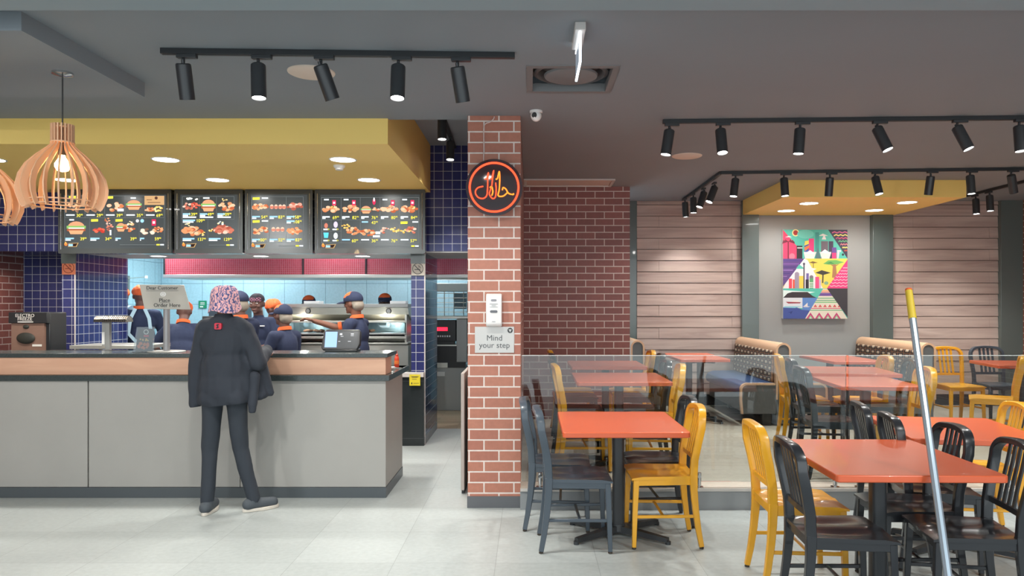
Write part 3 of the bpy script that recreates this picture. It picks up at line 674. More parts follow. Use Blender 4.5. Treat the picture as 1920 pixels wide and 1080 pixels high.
def menu_board(px0, px1, label, build):
    Y0 = 7.90; k = Y0/F
    x0, x1 = (px0-993)*k, (px1-993)*k; z0, z1 = EYE+(572-475.5)*k, 2.744
    cx = (x0+x1)/2
    t = thing('menu_board', label, 'menu board', (cx, Y0, z0), 0, 'illuminated menu boards')
    w = x1-x0; h = z1-z0; fr = .055
    b = MB()
    o_ = rbox2d(w, h, .012, 3, 0, h/2); i_ = rbox2d(w-2*fr, h-2*fr, .006, 3, 0, h/2); n = len(o_)
    vs = [(x, -.0, z) for x, z in o_]+[(x, -.0, z) for x, z in i_]+[(x, .02, z) for x, z in i_]+[(x, .11, z) for x, z in o_]
    fs = [(i, (i+1) % n, n+(i+1) % n, n+i) for i in range(n)]+[(n+i, n+(i+1) % n, 2*n+(i+1) % n, 2*n+i) for i in range(n)]+[(i, 3*n+i, 3*n+(i+1) % n, (i+1) % n) for i in range(n)]+[tuple(range(3*n, 4*n))]
    b.add(vs, fs, m_frame); b.build('frame', t, smooth=30)
    b = MB(); b.box(-w/2+fr, w/2-fr, .012, .018, fr, h-fr, e_bg); b.build('screen', t)
    for s in (-1, 1):
        b = MB(); b.tube([(s*(w/2-fr*.55), -.004, fr*.8), (s*(w/2-fr*.55), -.004, h-fr*.8)], .0035, m_chrome, 8, up=(0, 1, 0)); b.build('frame_clip', t)
    pic = MB(); num = MB(); lay = [0]
    def P(px, py): return ((px-993)*k-cx, EYE+(572-py)*k-z0)
    def poly(pts, m, mb=pic):
        lay[0] += 1; y = .0118-.00003*lay[0]
        mb.add([(x, y, z) for x, z in (P(*p) for p in pts)], [tuple(range(len(pts)))], m)
    def rect(a, b_, c, d, m, mb=pic): poly([(a, b_), (c, b_), (c, d), (a, d)], m, mb)
    def disc(x, y, r, m, ry=None, n=10): poly(disc_pts(x, y, r, n, ry), m)
    def pile(x, y, w_, h_, kind='fried', n=16):
        for j in range(n):
            u = random.uniform(-1, 1); v = random.uniform(-1, 1)*math.sqrt(max(0, 1-u*u))
            c = random.choice(foods[kind]); r = random.uniform(.10, .17)*w_
            a = random.uniform(0, 3); pts = [(x+u*w_*.42+r*math.cos(a+q)*random.uniform(.8, 1.1), y+v*h_*.42+r*.62*math.sin(a+q)) for q in [2*PI*i/8 for i in range(8)]]
            poly(pts, E('f%d_%d_%d' % c, c, .85))
    def burger(x, y, w_, h_):
        def half(y0, y1, ww, c): poly([(x-ww/2, y0), (x-ww/2*.92, y0-(y0-y1)*.6), (x-ww/2*.6, y1), (x+ww/2*.6, y1), (x+ww/2*.92, y0-(y0-y1)*.6), (x+ww/2, y0)], E('bun%d' % c[0], c, .85))
        poly([(x-w_*.43*math.cos(q), y-h_*.08-h_*.42*math.sin(q)) for q in [PI*i/8 for i in range(9)]], E('bun', (224, 150, 112), .85))
        rect(x-w_*.5, y-h_*.16, x+w_*.5, y+h_*.06, E('lettuce', (128, 172, 96), .85)); rect(x-w_*.40, y-h_*.02, x+w_*.42, y+h_*.08, E('mayo', (226, 226, 206), .85))
        rect(x-w_*.48, y+h_*.08, x+w_*.48, y+h_*.26, E('patty', (158, 84, 58), .85)); poly([(x-w_*.4, y+h_*.2), (x+w_*.4, y+h_*.2), (x+w_*.3, y+h_*.5), (x-w_*.3, y+h_*.5)], E('bunb', (222, 158, 116), .85))
    def can(x, y, w_, h_): rect(x-w_/2, y-h_/2, x+w_/2, y+h_/2, E('can_red', (206, 50, 84), .85)); rect(x-w_*.3, y-h_*.2, x+w_*.3, y+h_*.2, E('can_white', (240, 200, 210), .85))
    def price(x, y, s, sz=6.5):
        a, z = P(x, y); lay[0] += 1
        q = s.split('.'); num.text(q[0], sz*k*1.25, e_y, rot4((a, .0110, z), PI/2), .0004, 'RIGHT')
        if len(q) > 1: num.text(q[1], sz*k*.62, e_y, rot4((a+.012, .0110, z+.009), PI/2), .0004)
    def name(x0_, y, x1_, m=None): rect(x0_, y-1.3, x1_, y+1.3, m or e_w)
    def badge(x, y): poly([(x-6, y-2), (x+7, y-2.4), (x+7, y+2), (x-6, y+2.4)], e_y)
    def logo(x, y):
        disc(x, y-1, 3.0, E('flame', (238, 120, 60))); poly([(x-3, y-2), (x-1, y-6), (x+2, y-3)], E('flame2', (240, 160, 80)))
        poly([(x+5, y-3), (x+24, y-4), (x+20, y+4), (x+4, y+4)], E('tag_o', (214, 176, 120), .6)); poly([(x+6, y-2), (x+22, y-3), (x+18.6, y+3), (x+5, y+3)], E('tag_dark', (60, 44, 40), .6)); rect(x+5, y-1.5, x+13, y+2.5, e_bl)
    def grid(xs, ys):
        for x in xs: rect(x-.25, ys[0], x+.25, ys[-1], e_line)
        for y in ys: rect(xs[0], y-.25, xs[-1], y+.25, e_line)
    def foot(xa, xb, y): rect(xa, y, xb, y+.8, e_line); rect(xb-14, y-1, xb-8, y+1.6, e_y); rect(xb-7, y-1, xb, y+1.6, e_w)
    build(locals())
    pic.build('menu_pictures', t, smooth=0, clean=False); num.build('lettering', t, smooth=0, clean=False)
def B1(g):
    pile, burger, price, name, badge, rect, poly, disc, can = (g[k] for k in ('pile', 'burger', 'price', 'name', 'badge', 'rect', 'poly', 'disc', 'can'))
    xs = [120, 158, 195, 233, 270, 307]
    g['grid'](xs, [367, 408])
    for x in xs[:-1]: rect(x-.2, 367, x+.2, 408, e_line)
    for x in [120, 167, 214, 260, 307]: rect(x-.2, 409, x+.2, 453, e_line)
    badge(134, 369.5); pile(138, 386, 24, 18, 'fried'); badge(171, 369.5); pile(178, 387, 24, 16, 'fries')
    badge(204, 370); pile(214, 387, 34, 17); rect(219, 391, 231, 396, e_w); burger(250, 384, 30, 18); name(244, 371, 254)
    rect(270, 367, 307, 384, E('tan_box', (196, 156, 110), .8)); disc(292, 371, 3, E('tan_dark', (90, 60, 50), .7)); rect(274, 374, 284, 375, E('tan_dark', (90, 60, 50), .7)); rect(276, 379, 300, 380, E('tan_dark', (90, 60, 50), .7))
    pile(280, 393, 18, 9); pile(297, 392, 20, 13, 'fries', 12)
    for i, p in enumerate(('30.90', '29.90', '39.90', '35.90', '69.90')): name(xs[i]+3, 403, xs[i]+19); price(xs[i]+30, 404, p)
    burger(142, 427, 36, 24); name(129, 412, 138); badge(176, 413); pile(184, 432, 24, 9, 'ribs'); pile(204, 424, 16, 24, 'wing', 14); pile(201, 412, 14, 7, 'fried', 6); rect(205, 431, 208, 441, e_w)
    badge(222, 413); burger(226, 426, 18, 16); pile(244, 426, 26, 18, 'fried'); pile(242, 419, 14, 10, 'dips', 8); disc(257, 414, 3, e_w); disc(266, 414, 3.5, e_bl)
    pile(277, 434, 30, 14, 'wrap', 12); pile(296, 430, 20, 12, 'fried'); can(288, 417, 8, 12)
    for x, x2, p in ((122, 138, '39.90'), (169, 186, '34.90'), (216, 226, '39.90'), (262, 270, '59.90')): name(x, 447, x2, e_bl); name(x, 450, x2-6); price(x+35, 448, p)
    g['logo'](123, 459); g['foot'](224, 307, 458.5)
def B2(g):
    pile, burger, price, name, rect = (g[k] for k in ('pile', 'burger', 'price', 'name', 'rect'))
    g['grid']([341, 438], [368, 411]); 
    for x in (373, 405): rect(x-.2, 368, x+.2, 411, e_line)
    rect(388.8, 411, 389.2, 453, e_line)
    pile(353, 386, 22, 16, 'wing'); pile(366, 384, 18, 14, 'ribs', 12); pile(359, 373, 22, 7, 'dips', 8); name(380, 371, 392); burger(390, 385, 28, 22)
    pile(424, 387, 32, 16, 'fried'); pile(420, 374, 12, 8, 'fries', 6)
    for x, p in ((365, '139.90'), (396, '49.90'), (429, '109.90')): price(x, 402, p, 6.5)
    for x in (342, 374, 407): name(x, 401, x+14, e_bl); name(x, 404, x+10); name(x, 407, x+25)
    price(379, 414, '109.90'); name(342, 413, 365, e_bl); name(342, 416, 362)
    pile(359, 433, 40, 18, 'fried', 22); pile(352, 421, 14, 7, 'dips', 6); pile(379, 438, 12, 10, 'fries', 8); pile(418, 431, 38, 18, 'wing', 22); pile(413, 419, 14, 9, 'dips', 8); pile(396, 432, 12, 8, 'fries', 8)
    for x, p in ((381, '137.90'), (430, '129.90')): price(x, 449, p)
    for x in (342, 391): name(x, 447.5, x+22, e_bl); name(x, 450.5, x+16)
    g['logo'](344, 460); g['foot'](391, 438, 459)
def B3(g):
    pile, price, name, rect, badge, disc = (g[k] for k in ('pile', 'price', 'name', 'rect', 'badge', 'disc'))
    g['grid']([471, 504, 536, 568], [368.5, 411.5, 454.5])
    badge(479, 372); badge(479, 415); name(490, 371, 502); name(490, 414, 502)
    pile(487, 388, 30, 15, 'fried'); pile(552, 387, 30, 16, 'wing'); pile(487, 432, 30, 16, 'fried'); pile(551, 432, 28, 16, 'fried', 22)
    for x in (509, 517, 525, 532): disc(x, 387.5, 3.6, E('bb', (232, 190, 166), .9), 4.4); rect(x-3.4, 386, x+3.4, 391, E('bc', (196, 120, 100), .85))
    for x in (512, 520.5, 529): disc(x, 430, 3.8, E('bb', (232, 190, 166), .9), 4.6); rect(x-3.6, 429, x+3.6, 433, E('bc', (196, 120, 100), .85))
    for x, y, p in ((497, 407, '54.90'), (529, 407, '83.90'), (560, 407, '158.90'), (561, 416, '108.90'), (495, 450, '100.90'), (529, 450, '52.90'), (561, 450, '83.90')): price(x, y, p)
    for x, y in ((472, 406), (505, 406), (537, 406), (537, 414.5), (472, 449), (505, 449), (537, 449)): name(x, y, x+15, e_bl); name(x, y+3, x+8)
    g['logo'](474, 461); g['foot'](522, 568, 460.5)
def B4(g):
    pile, burger, price, name, rect, badge, disc, can, poly = (g[k] for k in ('pile', 'burger', 'price', 'name', 'rect', 'badge', 'disc', 'can', 'poly'))
    xs = [602, 639, 675, 712, 749, 785]
    g['grid'](xs, [370, 412, 455])
    for i, kd in enumerate(('fries', 'fried', 'burger', 'ribs', 'fries')):
        c = xs[i]+18
        if kd == 'burger': burger(c-7, 393, 20, 14); pile(c+9, 393, 20, 10, 'fried', 10); disc(c+8, 378, 3, E('can_red', (206, 50, 84), .85), 6); disc(c+8, 374, 1.5, e_w, 4)
        else: pile(c, 392, 32, 15, 'fried'); pile(c+5, 389, 12, 8, 'fries' if kd == 'fries' else 'wing', 6); can(c+6, 380, 7, 10); name(c-13, 374, c-4)
    for i, p in enumerate(('69.90', '82.90', '76.90', '80.90', '84.90')): price(xs[i]+29, 408, p); name(xs[i]+2, 406.5, xs[i]+16); name(xs[i]+2, 409, xs[i]+8)
    rect(620.3, 412, 620.7, 455, e_line); rect(602, 433.3, 639, 433.7, e_line)
    disc(611, 423, 3.5, E('bc', (196, 120, 100), .85), 5); disc(629, 421, 4, E('lilac', (200, 190, 220), .9), 6); poly([(606, 436), (616, 436), (614.5, 446), (607.5, 446)], E('cyan_cup', (90, 190, 214), .95)); disc(629, 442, 4, e_w, 6)
    for x, y in ((606, 430), (623, 430), (606, 451), (623, 451)): name(x, y, x+8); price(x+11, y, '29', 3.5)
    pile(662, 433, 26, 16, 'fried'); pile(648, 424, 16, 8, 'fries', 8); pile(690, 436, 28, 14, 'fried'); rect(704, 434, 713, 439, e_w); rect(699, 441, 712, 445, e_w); price(704, 417.5, '43.90'); name(678, 416, 690, e_bl)
    pile(722, 432, 18, 12, 'wing'); pile(740, 431, 18, 10, 'fries', 12); pile(760, 432, 20, 10, 'fries', 8); pile(772, 431, 24, 13, 'wing', 14); badge(757, 417.5); name(773, 416, 784)
    for x, p in ((667, '60.90'), (704, '36.90'), (741, '76.90'), (777, '57.90')): price(x, 451.5, p)
    for x in (641, 677, 714, 751): name(x, 449.5, x+15, e_bl if x == 641 else None)
    g['logo'](606, 461.5); g['foot'](704, 785, 461)
random.seed(11)
menu_board(109, 321, 'first menu board from the left, wide, two burgers and a tan voucher box', B1)
menu_board(327, 455, 'second menu board from the left, narrow, with one tall green burger', B2)
menu_board(459, 586, 'third menu board from the left, narrow, with rows of small sliders', B3)
menu_board(590, 797, 'rightmost wide menu board with red drink cans and ten dishes', B4)

# ------------------------------------------------------------------ things on the pillar
t = thing('halal_sign', 'round black neon sign with orange red ring and halal in Arabic script', 'neon sign', (-.262, 5.52, 2.39))
b = MB(); b.lathe([(0, .01), (.207, .01), (.21, .004), (.21, 0), (0, 0)], m=mat('sign_acrylic', (58, 52, 56), .07, coat=1), n=64, axis='y'); b.build('backing_disc', t)
b = MB(); b.lathe([(.196, .035), (.204, .035), (.204, .07), (.196, .07), (.196, .035)], m=m_acry, n=48, axis='y'); b.cyl((.0, .01, .15), (0, .078, .15), .008, m=m_chrome, n=10); b.cyl((0, .01, -.15), (0, .078, -.15), .008, m=m_chrome, n=10); b.build('stand_off', t)
e_neon = emis('neon_red', (255, 72, 44), 1.6); e_neon2 = emis('neon_orange', (255, 120, 40), 1.7)
b = MB(); b.tube([(.180*math.cos(2*PI*i/64), -.008, .180*math.sin(2*PI*i/64)) for i in range(64)], .0075, e_neon, 10, up=(0, 1, 0), closed=True); b.build('neon_ring', t)
def smooth_path(pts, n=6):
    out = []
    P = [Vector(p) for p in pts]
    for i in range(len(P)-1):
        p0, p1, p2, p3 = P[max(i-1, 0)], P[i], P[i+1], P[min(i+2, len(P)-1)]
        for j in range(n):
            s = j/n
            out.append(.5*((2*p1)+(-p0+p2)*s+(2*p0-5*p1+4*p2-p3)*s*s+(-p0+3*p1-3*p2+p3)*s**3))
    out.append(P[-1]); return out
b = MB(); S = 5.52/F/4.153
def nl(pts, m, r=.0048):
    b.tube(smooth_path([((x-280)*S, -.008, (625-y)*S) for x, y in pts]), r, m, 8, up=(0, 1, 0))
nl([(206, 560), (222, 556), (236, 512), (231, 560), (229, 640), (222, 690), (196, 712), (160, 706), (138, 680), (136, 652), (156, 628), (196, 618)], e_neon)
nl([(248, 558), (262, 552), (277, 494), (268, 560), (262, 610), (250, 650), (244, 680), (266, 712), (290, 700), (296, 640), (292, 590)], e_neon)
nl([(292, 562), (306, 556), (320, 502), (324, 560), (320, 640), (312, 690), (350, 694), (382, 668)], e_neon2)
nl([(246, 628), (262, 622), (270, 660), (262, 690)], e_neon2)
nl([(344, 648), (350, 628), (372, 640), (392, 672), (428, 682), (430, 672)], e_neon2)
b.build('neon_script', t)
b = MB(); k = 5.6/F
pts = [((px-993)*k, 5.592, EYE+(572-py)*k) for px, py in ((927, 219), (925, 224), (919, 229), (911, 232), (907.5, 238), (907, 250), (907.5, 275), (907, 300), (908, 318))]
b.tube(smooth_path(pts, 4), .0045, m_cable, 8, up=(0, 1, 0)); tag(b.build('sign_cable'), 'thin pale cable running from the ceiling down the pillar to the neon sign', 'cable')
# soap dispenser
t = thing('sanitizer_dispenser', 'white wall sanitizer dispenser on the brick pillar above the step sign', 'dispenser', (-.265, 5.6, 1.36))
b = MB(); b.prism([(0, .245), (-.05, .245), (-.075, .225), (-.085, .12), (-.08, .02), (-.06, .0), (0, .0)], 'yz', -.058, .058, m_white); b.build('body', t, bevel=.008)
b = MB(); b.prism(rbox2d(.042, .016, .0075, 4, 0, .195), 'xz', -.083, -.076, mat('disp_grey', (150, 150, 156), .4)); b.build('badge', t)
b = MB(); b.prism(rbox2d(.055, .019, .009, 4, 0, .112), 'xz', -.0885, -.08, mat('disp_dark', (100, 102, 108), .3)); b.build('level_window', t)
b = MB()
for z, w_ in ((.168, .03), (.156, .015), (.145, .03), (.038, .012)): b.box(-w_, w_, -.0862, -.08, z-.001, z+.001, mat('disp_dark', (100, 102, 108), .3))
b.build('print', t)
# mind your step
t = thing('step_sign', 'silver rectangular sign reading Mind your step on the brick pillar', 'sign', (-.263, 5.6, 1.26))
b = MB(); b.box(-.147, .147, -.008, 0, -.098, .098, mat('brushed_silver', (190, 188, 184), .35, metal=.4)); b.build('plate', t, bevel=.001)
b = MB(); m_g = mat('sign_letter_grey', (88, 90, 92), .5); b.text('Mind', .060, m_g, FACE(.0, -.0095, .012)); b.text('your step', .060, m_g, FACE(.0, -.0095, -.042)); b.build('lettering', t, smooth=0)
b = MB(); b.prism(disc_pts(.117, .070, .020, 28), 'xz', -.0095, -.008, m_ink); b.prism([(.105, .078), (.129, .078), (.117, .056)], 'xz', -.0105, -.009, mat('brushed_silver', (190, 188, 184), .35, metal=.4)); b.build('round_logo', t)

# ------------------------------------------------------------------ gate and low cabinet left of the pillar
t = thing('half_gate', 'thin grey half height gate standing open left of the brick pillar', 'gate', (-.53, 6.0, 0))
b = MB(); b.box(-.022, .006, 0, .62, .03, .972, mat('gate_laminate', (176, 168, 162), .45)); b.build('leaf', t, bevel=.004)
for z in (.2, .8):
    b = MB(); b.cyl((-.008, .628, z), (-.008, .628, z+.07), .009, m=m_chrome, n=12); b.build('hinge', t)
b = MB(); b.box(-.018, .002, .02, .6, .0, .03, m_blackp); b.build('bottom_seal', t)
t = thing('low_cabinet', 'low brown grey cabinet side with dark plinth behind the open gate', 'cabinet', (-.42, 6.4, 0))
b = MB(); b.box(-.07, .16, -.3, .6, .08, .955, mat('cabinet_brown', (146, 138, 134), .5)); b.build('body', t, bevel=.003)
b = MB(); b.box(-.072, .16, -.31, .6, 0, .08, m_blackp); b.build('plinth', t)

# ------------------------------------------------------------------ kitchen equipment
t = thing('extractor_hood', 'long red mosaic fronted extractor hood with steel rim above the kitchen line', 'extractor hood', (-2.5, 10.0, 1.93))
m_redt = bricks('red_mosaic', 'y', (160, 58, 70), (170, 64, 76), (190, 120, 130), .028, .028, .0022, (0, 0), rough=.2, shift=0, bump=.2)
bounds = [(-2.385, -.54), (-.525, .30), (.315, 2.15)]
for a, c in bounds:
    b = MB(); b.box(a, c, 0, .9, .0, .50, m_redt); b.build('red_panel', t, bevel=.004)
b = MB(); b.box(-2.40, 2.17, -.02, .95, -.045, -.002, m_steel); b.build('steel_rim', t, bevel=.003)
b = MB()
for x in (-2.4, -.54, .30): b.box(x-.0, x+.017, -.012, .9, 0, .50, m_blackp)
b.build('divider', t)
# warming station
t = thing('warming_station', 'stainless steel food warming station with round knobs and glass shelves', 'warming station', (-2.32, 9.35, 0))
b = MB(); b.box(-.82, .80, .0, .55, .08, 1.02, m_steel); b.build('base_cabinet', t, bevel=.004)
for x in (-.76, .74):
    for y in (.06, .5):
        b = MB(); b.cyl((x, y, 0), (x, y, .08), .022, m=m_steel_d, n=12); b.build('foot', t)
b = MB(); b.box(-.82, .80, -.03, .55, 1.03, 1.05, m_steel); b.box(-.80, .78, -.01, .5, 1.10, 1.13, m_steel); b.box(-.79, .77, 0, .5, 1.15, 1.17, m_steel_d); b.build('lower_shelf', t, bevel=.003)
b = MB(); b.box(-.80, .77, .05, .5, 1.30, 1.325, m_steel); b.build('upper_shelf', t, bevel=.003)
b = MB(); b.box(-.80, .77, .50, .52, 1.05, 1.34, m_steel); b.build('back_panel', t)
b = MB(); b.box(-.80, .77, .02, .026, 1.172, 1.30, glassmat('sneeze_glass', (205, 222, 228), 1.5, .12)); b.build('glass_guard', t)
b = MB(); b.prism([(.0, 1.49), (.5, 1.49), (.5, 1.34), (.30, 1.325), (.05, 1.40)], 'yz', -.84, .80, m_steel)
b.build('heated_canopy', t, bevel=.003)
b = MB(); b.box(-.84, .80, -.015, .52, 1.492, 1.535, m_steel_d); b.build('top_rail', t, bevel=.004)
for x in (-.80, .765):
    b = MB(); b.box(x-.012, x+.012, .02, .48, 1.05, 1.40, m_steel); b.build('side_post', t)
for x in (-.455, .555):
    b = MB(); b.lathe([(0, -.028), (.024, -.026), (.026, 0), (.0, 0)], (x, .015, 1.445), m_steel_d, 24, 'y'); b.lathe([(.027, -.012), (.035, -.010), (.035, 0), (.027, 0), (.027, -.012)], (x, .012, 1.445), m_blackp, 24, 'y'); b.build('knob', t)
for i, (x, w_) in enumerate(((-.42, .28), (.18, .3))):
    b = MB(); random.seed(i+3)
    for k in range(14): b.ell((x+random.uniform(-w_/2, w_/2), random.uniform(.12, .26), 1.185+random.uniform(0, .012)), (.03, .03, .018), mat('fried_chicken', (176, 108, 66), .7), 8, 6)
    o = b.build('fried_food'); o.location = (-2.32, 9.35, 0); tag(o, ['heap of fried chicken under glass in the warming station, left', 'heap of fried chicken under glass in the warming station, right'][i], 'food', 'fried food in the warming station', 'stuff')
for x in (-2.85, -1.8): light('POINT', 'station_fill', (x, 9.42, 1.36), 3.0, (1, .92, .78), size=.03); light('POINT', 'station_fill', (x, 9.5, 1.27), 1.6, (.9, .97, 1), size=.03)  # points added to brighten the inside; the warm pair stands for canopy heat lamps
# back bench station (left of woman) and small things
t = thing('kitchen_bench', 'grey blue steel kitchen unit against the back wall behind the floral hat', 'kitchen unit', (-4.55, 10.5, 0))
b = MB(); b.box(-.55, .55, 0, .6, .0, .92, m_steel_d); b.build('cabinet', t, bevel=.004)
b = MB(); b.box(-.57, .57, -.02, .62, .92, .95, m_steel); b.build('worktop', t, bevel=.003)
b = MB(); b.box(-.05, .42, .2, .6, .952, 1.52, mat('grey_blue_unit', (120, 134, 142), .4, metal=.3)); b.build('upright_unit', t, bevel=.004)
t = thing('prep_table', 'stainless prep table with a bright front lip behind the order sign', 'table', (-4.05, 7.55, 0))
b = MB(); b.box(-.45, .30, -.25, .25, 1.09, 1.126, m_steel); b.build('top', t, bevel=.003)
b = MB(); b.box(-.40, .25, -.2, .2, .35, .37, m_steel_d); b.build('under_shelf', t)
for x in (-.40, .25):
    for y in (-.2, .2):
        b = MB(); b.cyl((x, y, 0), (x, y, 1.09), .018, m=m_steel_d, n=12); b.build('leg', t)
# wall bracket and boxes on kitchen left wall; green emergency sign on the back wall
t = thing('wall_fan_bracket', 'small dark wall unit with a thin steel arm on the pale blue kitchen wall', 'wall unit', (-5.96, 10.9, 1.93))
b = MB(); b.box(0, .10, -.05, .05, -.22, .02, m_darkp); b.build('unit', t, bevel=.004)
b = MB(); b.tube([(.1, 0, -.02), (.35, 0, .0)], .006, m_steel, 8); b.box(.35, .38, -.012, .012, -.02, .02, m_white); b.build('arm', t)
t = thing('emergency_sign', 'small green emergency sign on the pale blue tiles left of the floral hat', 'sign', (-5.25, 11.985, 1.53))
b = MB(); b.box(-.062, .062, 0, .014, -.06, .06, mat('sign_green', (20, 128, 92), .4)); b.build('plate', t)
b = MB()
for z in (.03, .015, -.005): b.box(-.035, .035, -.002, 0, z-.003, z+.003, m_white)
b.box(-.04, .01, -.002, 0, -.045, -.028, m_white); b.build('print', t)
# counter shelf items on top of the warming station
for x, w_, lb in ((-2.78, .20, 'white cardboard tray on the warming station behind the dark cap, left'), (-1.68, .20, 'white cardboard tray on the warming station at its right end')):
    b = MB(); b.box(-w_/2, w_/2, -.1, .1, 0, .035, m_white); o = b.build('food_box', bevel=.003, loc=(x, 9.62, 1.536)); tag(o, lb, 'box', 'boxes on the warming station')
t = thing('pass_rack', 'dark metal utensil rack behind the warming station between two workers', 'rack', (-2.28, 9.72, 1.536))
b = MB()
for i in range(5): b.cyl((-.1+.05*i, 0, 0), (-.1+.05*i, 0, .045), .006, m=m_blackp, n=8)
b.box(-.12, .12, -.01, .01, .0, .006, m_blackp); b.build('rack_pins', t)
# seen through the doorway
t = thing('fryer', 'steel fryer cabinet with red digital display seen through the doorway', 'fryer', (-1.02, 10.75, 0))
b = MB(); b.box(-.45, .10, 0, .65, 0, .62, m_steel_d); b.build('lower_cabinet', t, bevel=.005)
b = MB(); b.box(-.45, .10, -.01, .04, .62, .93, m_blackp); b.build('open_bay', t)
b = MB(); b.box(-.45, .14, .0, .65, .93, .95, m_steel); b.build('mid_shelf', t)
b = MB(); b.box(-.45, -.06, -.02, .1, .955, 1.0, m_blackp); b.box(-.45, -.04, -.02, .3, 1.0, 1.30, m_blackp); b.build('control_panel', t, bevel=.005)
b = MB(); b.box(-.03, .12, -.02, .5, .70, 1.32, m_steel_d); b.build('side_panel', t, bevel=.005)
b = MB(); b.box(-.33, -.16, -.024, -.018, 1.15, 1.20, emis('led_red', (255, 30, 50), 2.2)); b.build('red_display', t)
b = MB()
for k in range(8): b.box(-.37+.033*k, -.35+.033*k, -.025, -.018, 1.06, 1.085, m_white)
b.build('button', t)
b = MB(); b.box(-.45, .22, -.06, .65, 1.325, 1.36, m_steel); b.build('top', t, bevel=.004)
b = MB(); b.box(-.36, -.16, -.02, .1, .62, .69, m_steel); b.box(-.32, -.2, -.03, .0, .50, .56, m_white); b.build('label_block', t)
t = thing('rack_oven', 'open wire rack holding oven under white top seen through the doorway', 'oven', (-1.05, 10.95, 1.362))
b = MB(); b.box(-.35, .16, 0, .4, .36, .48, mat('oven_top_white', (230, 240, 242), .4)); b.build('top_box', t, bevel=.01)  # oven top in one even white
b = MB()
for z in (.05, .12, .19, .26, .33): b.box(-.34, .12, .0, .35, z, z+.008, m_steel)
for x in (-.34, -.2, -.06, .08, .14): b.cyl((x, 0, 0), (x, 0, .36), .006, m=m_steel, n=8)
b.build('wire_rack', t)
b = MB(); b.box(-.1, .1, .36, .365, .1, .34, mat('paper_blue', (170, 200, 214), .5)); b.build('blue_notice', t)
t = thing('steel_cupboard', 'tall grey blue steel cupboard at the right edge of the doorway', 'cupboard', (-.68, 10.9, 0))
b = MB(); b.box(-.09, .3, 0, .5, 0, 1.72, mat('grey_blue_unit', (120, 134, 142), .4, metal=.3)); b.build('body', t, bevel=.006)
b = MB(); b.box(-.10, .3, -.02, 0, .03, 1.70, mat('grey_blue_door', (104, 116, 122), .4, metal=.3)); b.build('door', t, bevel=.003)
# kitchen working lights
for x, y, en in ((-4.9, 9.8, 34), (-2.6, 9.75, 18), (-.8, 10.2, 20), (-4.4, 11.2, 30), (-1.6, 11.2, 16)):
    light('AREA', 'kitchen_glow', (x, y, 2.74), en, (.88, .98, 1), (x, y, 0), .5)
# ------------------------------------------------------------------ tables
def make_table(w, d, x, y, z, rz, label, group, two=False):
    t = thing('dining_table', label, 'table', (x, y, z), rz, group)
    b = MB(); b.prism(rbox2d(w, d, .022, 5), 'xy', .716, .75, m_orange); b.build('tabletop', t, bevel=.005, segs=2)
    legs = (0,) if not two else (-d*.28, d*.28)
    for yy in legs:
        b = MB(); b.prism(rbox2d(.075, .075, .02, 4, 0, yy), 'xy', .045, .70, m_black); b.build('column', t)
        b = MB()
        for a in (PI*.2, PI*.8, PI*1.2, PI*1.8):
            p1 = (math.cos(a)*w*.30, yy+math.sin(a)*w*.30, .704)
            b.sweep([(0, yy, .704), p1], [(-.02, -.012), (.02, -.012), (.02, .012), (-.02, .012)], m_black)
        b.build('top_bracket', t)
        b = MB(); L = .36 if not two else .26
        for a in (PI*.2, PI*.8, PI*1.2, PI*1.8):
            pr = lambda s: [(-.032+.012*s, -.026+.008*s), (.032-.012*s, -.026+.008*s), (.028-.012*s, .018-.01*s), (-.028+.012*s, .018-.01*s)]
            pts = [(math.cos(a)*L*s, yy+math.sin(a)*L*s, .048-.016*s) for s in (0, .5, 1)]
            b.sweep(pts, pr, m_black)
            e = Vector(pts[-1]); b.cyl((e.x, e.y, 0), (e.x, e.y, .02), .018, m=m_black, n=12)
        b.cyl((0, yy, .03), (0, yy, .075), .05, .045, m=m_black, n=20)
        b.build('base', t)
PZ = .153
GT = 'orange topped dining tables'
TAB = {
 'A': (.775, .89, .588, 4.955, 0, 0, 'orange dining table nearest the brick pillar, in front of the glass balustrade'),
 'B': (.77, .84, .765, 6.40, PZ, 0, 'orange table on the platform directly behind the glass, left, nearest of the left row'),
 'C': (.77, .80, .80, 7.88, PZ, 0, 'orange table on the platform farthest back beside the brick wall'),
 'D': (.775, .92, 1.785, 3.83, 0, D(-1), 'large orange table at the lower right, nearest to the viewer'),
 'E': (.77, .90, 2.66, 4.70, 0, D(-9), 'orange table at the right behind the aluminium pole, cut by the right edge'),
 'F': (.78, .80, 3.0, 7.10, PZ, D(-8), 'orange table on the platform in the middle row, brightest top behind the glass'),
 'G': (.62, .78, 2.72, 6.05, PZ, D(-5), 'smaller orange table right behind the glass, dull reddish top left of the pole'),
 'J': (.78, .75, 5.25, 7.95, PZ, D(-10), 'orange table at the back right by the two chairs against the plank wall'),
}
for k, a in TAB.items(): make_table(*a, GT)
GB = 'narrow orange tables in the booths'
make_table(.58, 1.12, 2.0, 9.06, PZ, 0, 'narrow orange booth table before the left blue bench', GB, True)
make_table(.58, 1.08, 3.62, 8.70, PZ, 0, 'narrow orange booth table between the two patterned benches', GB, True)

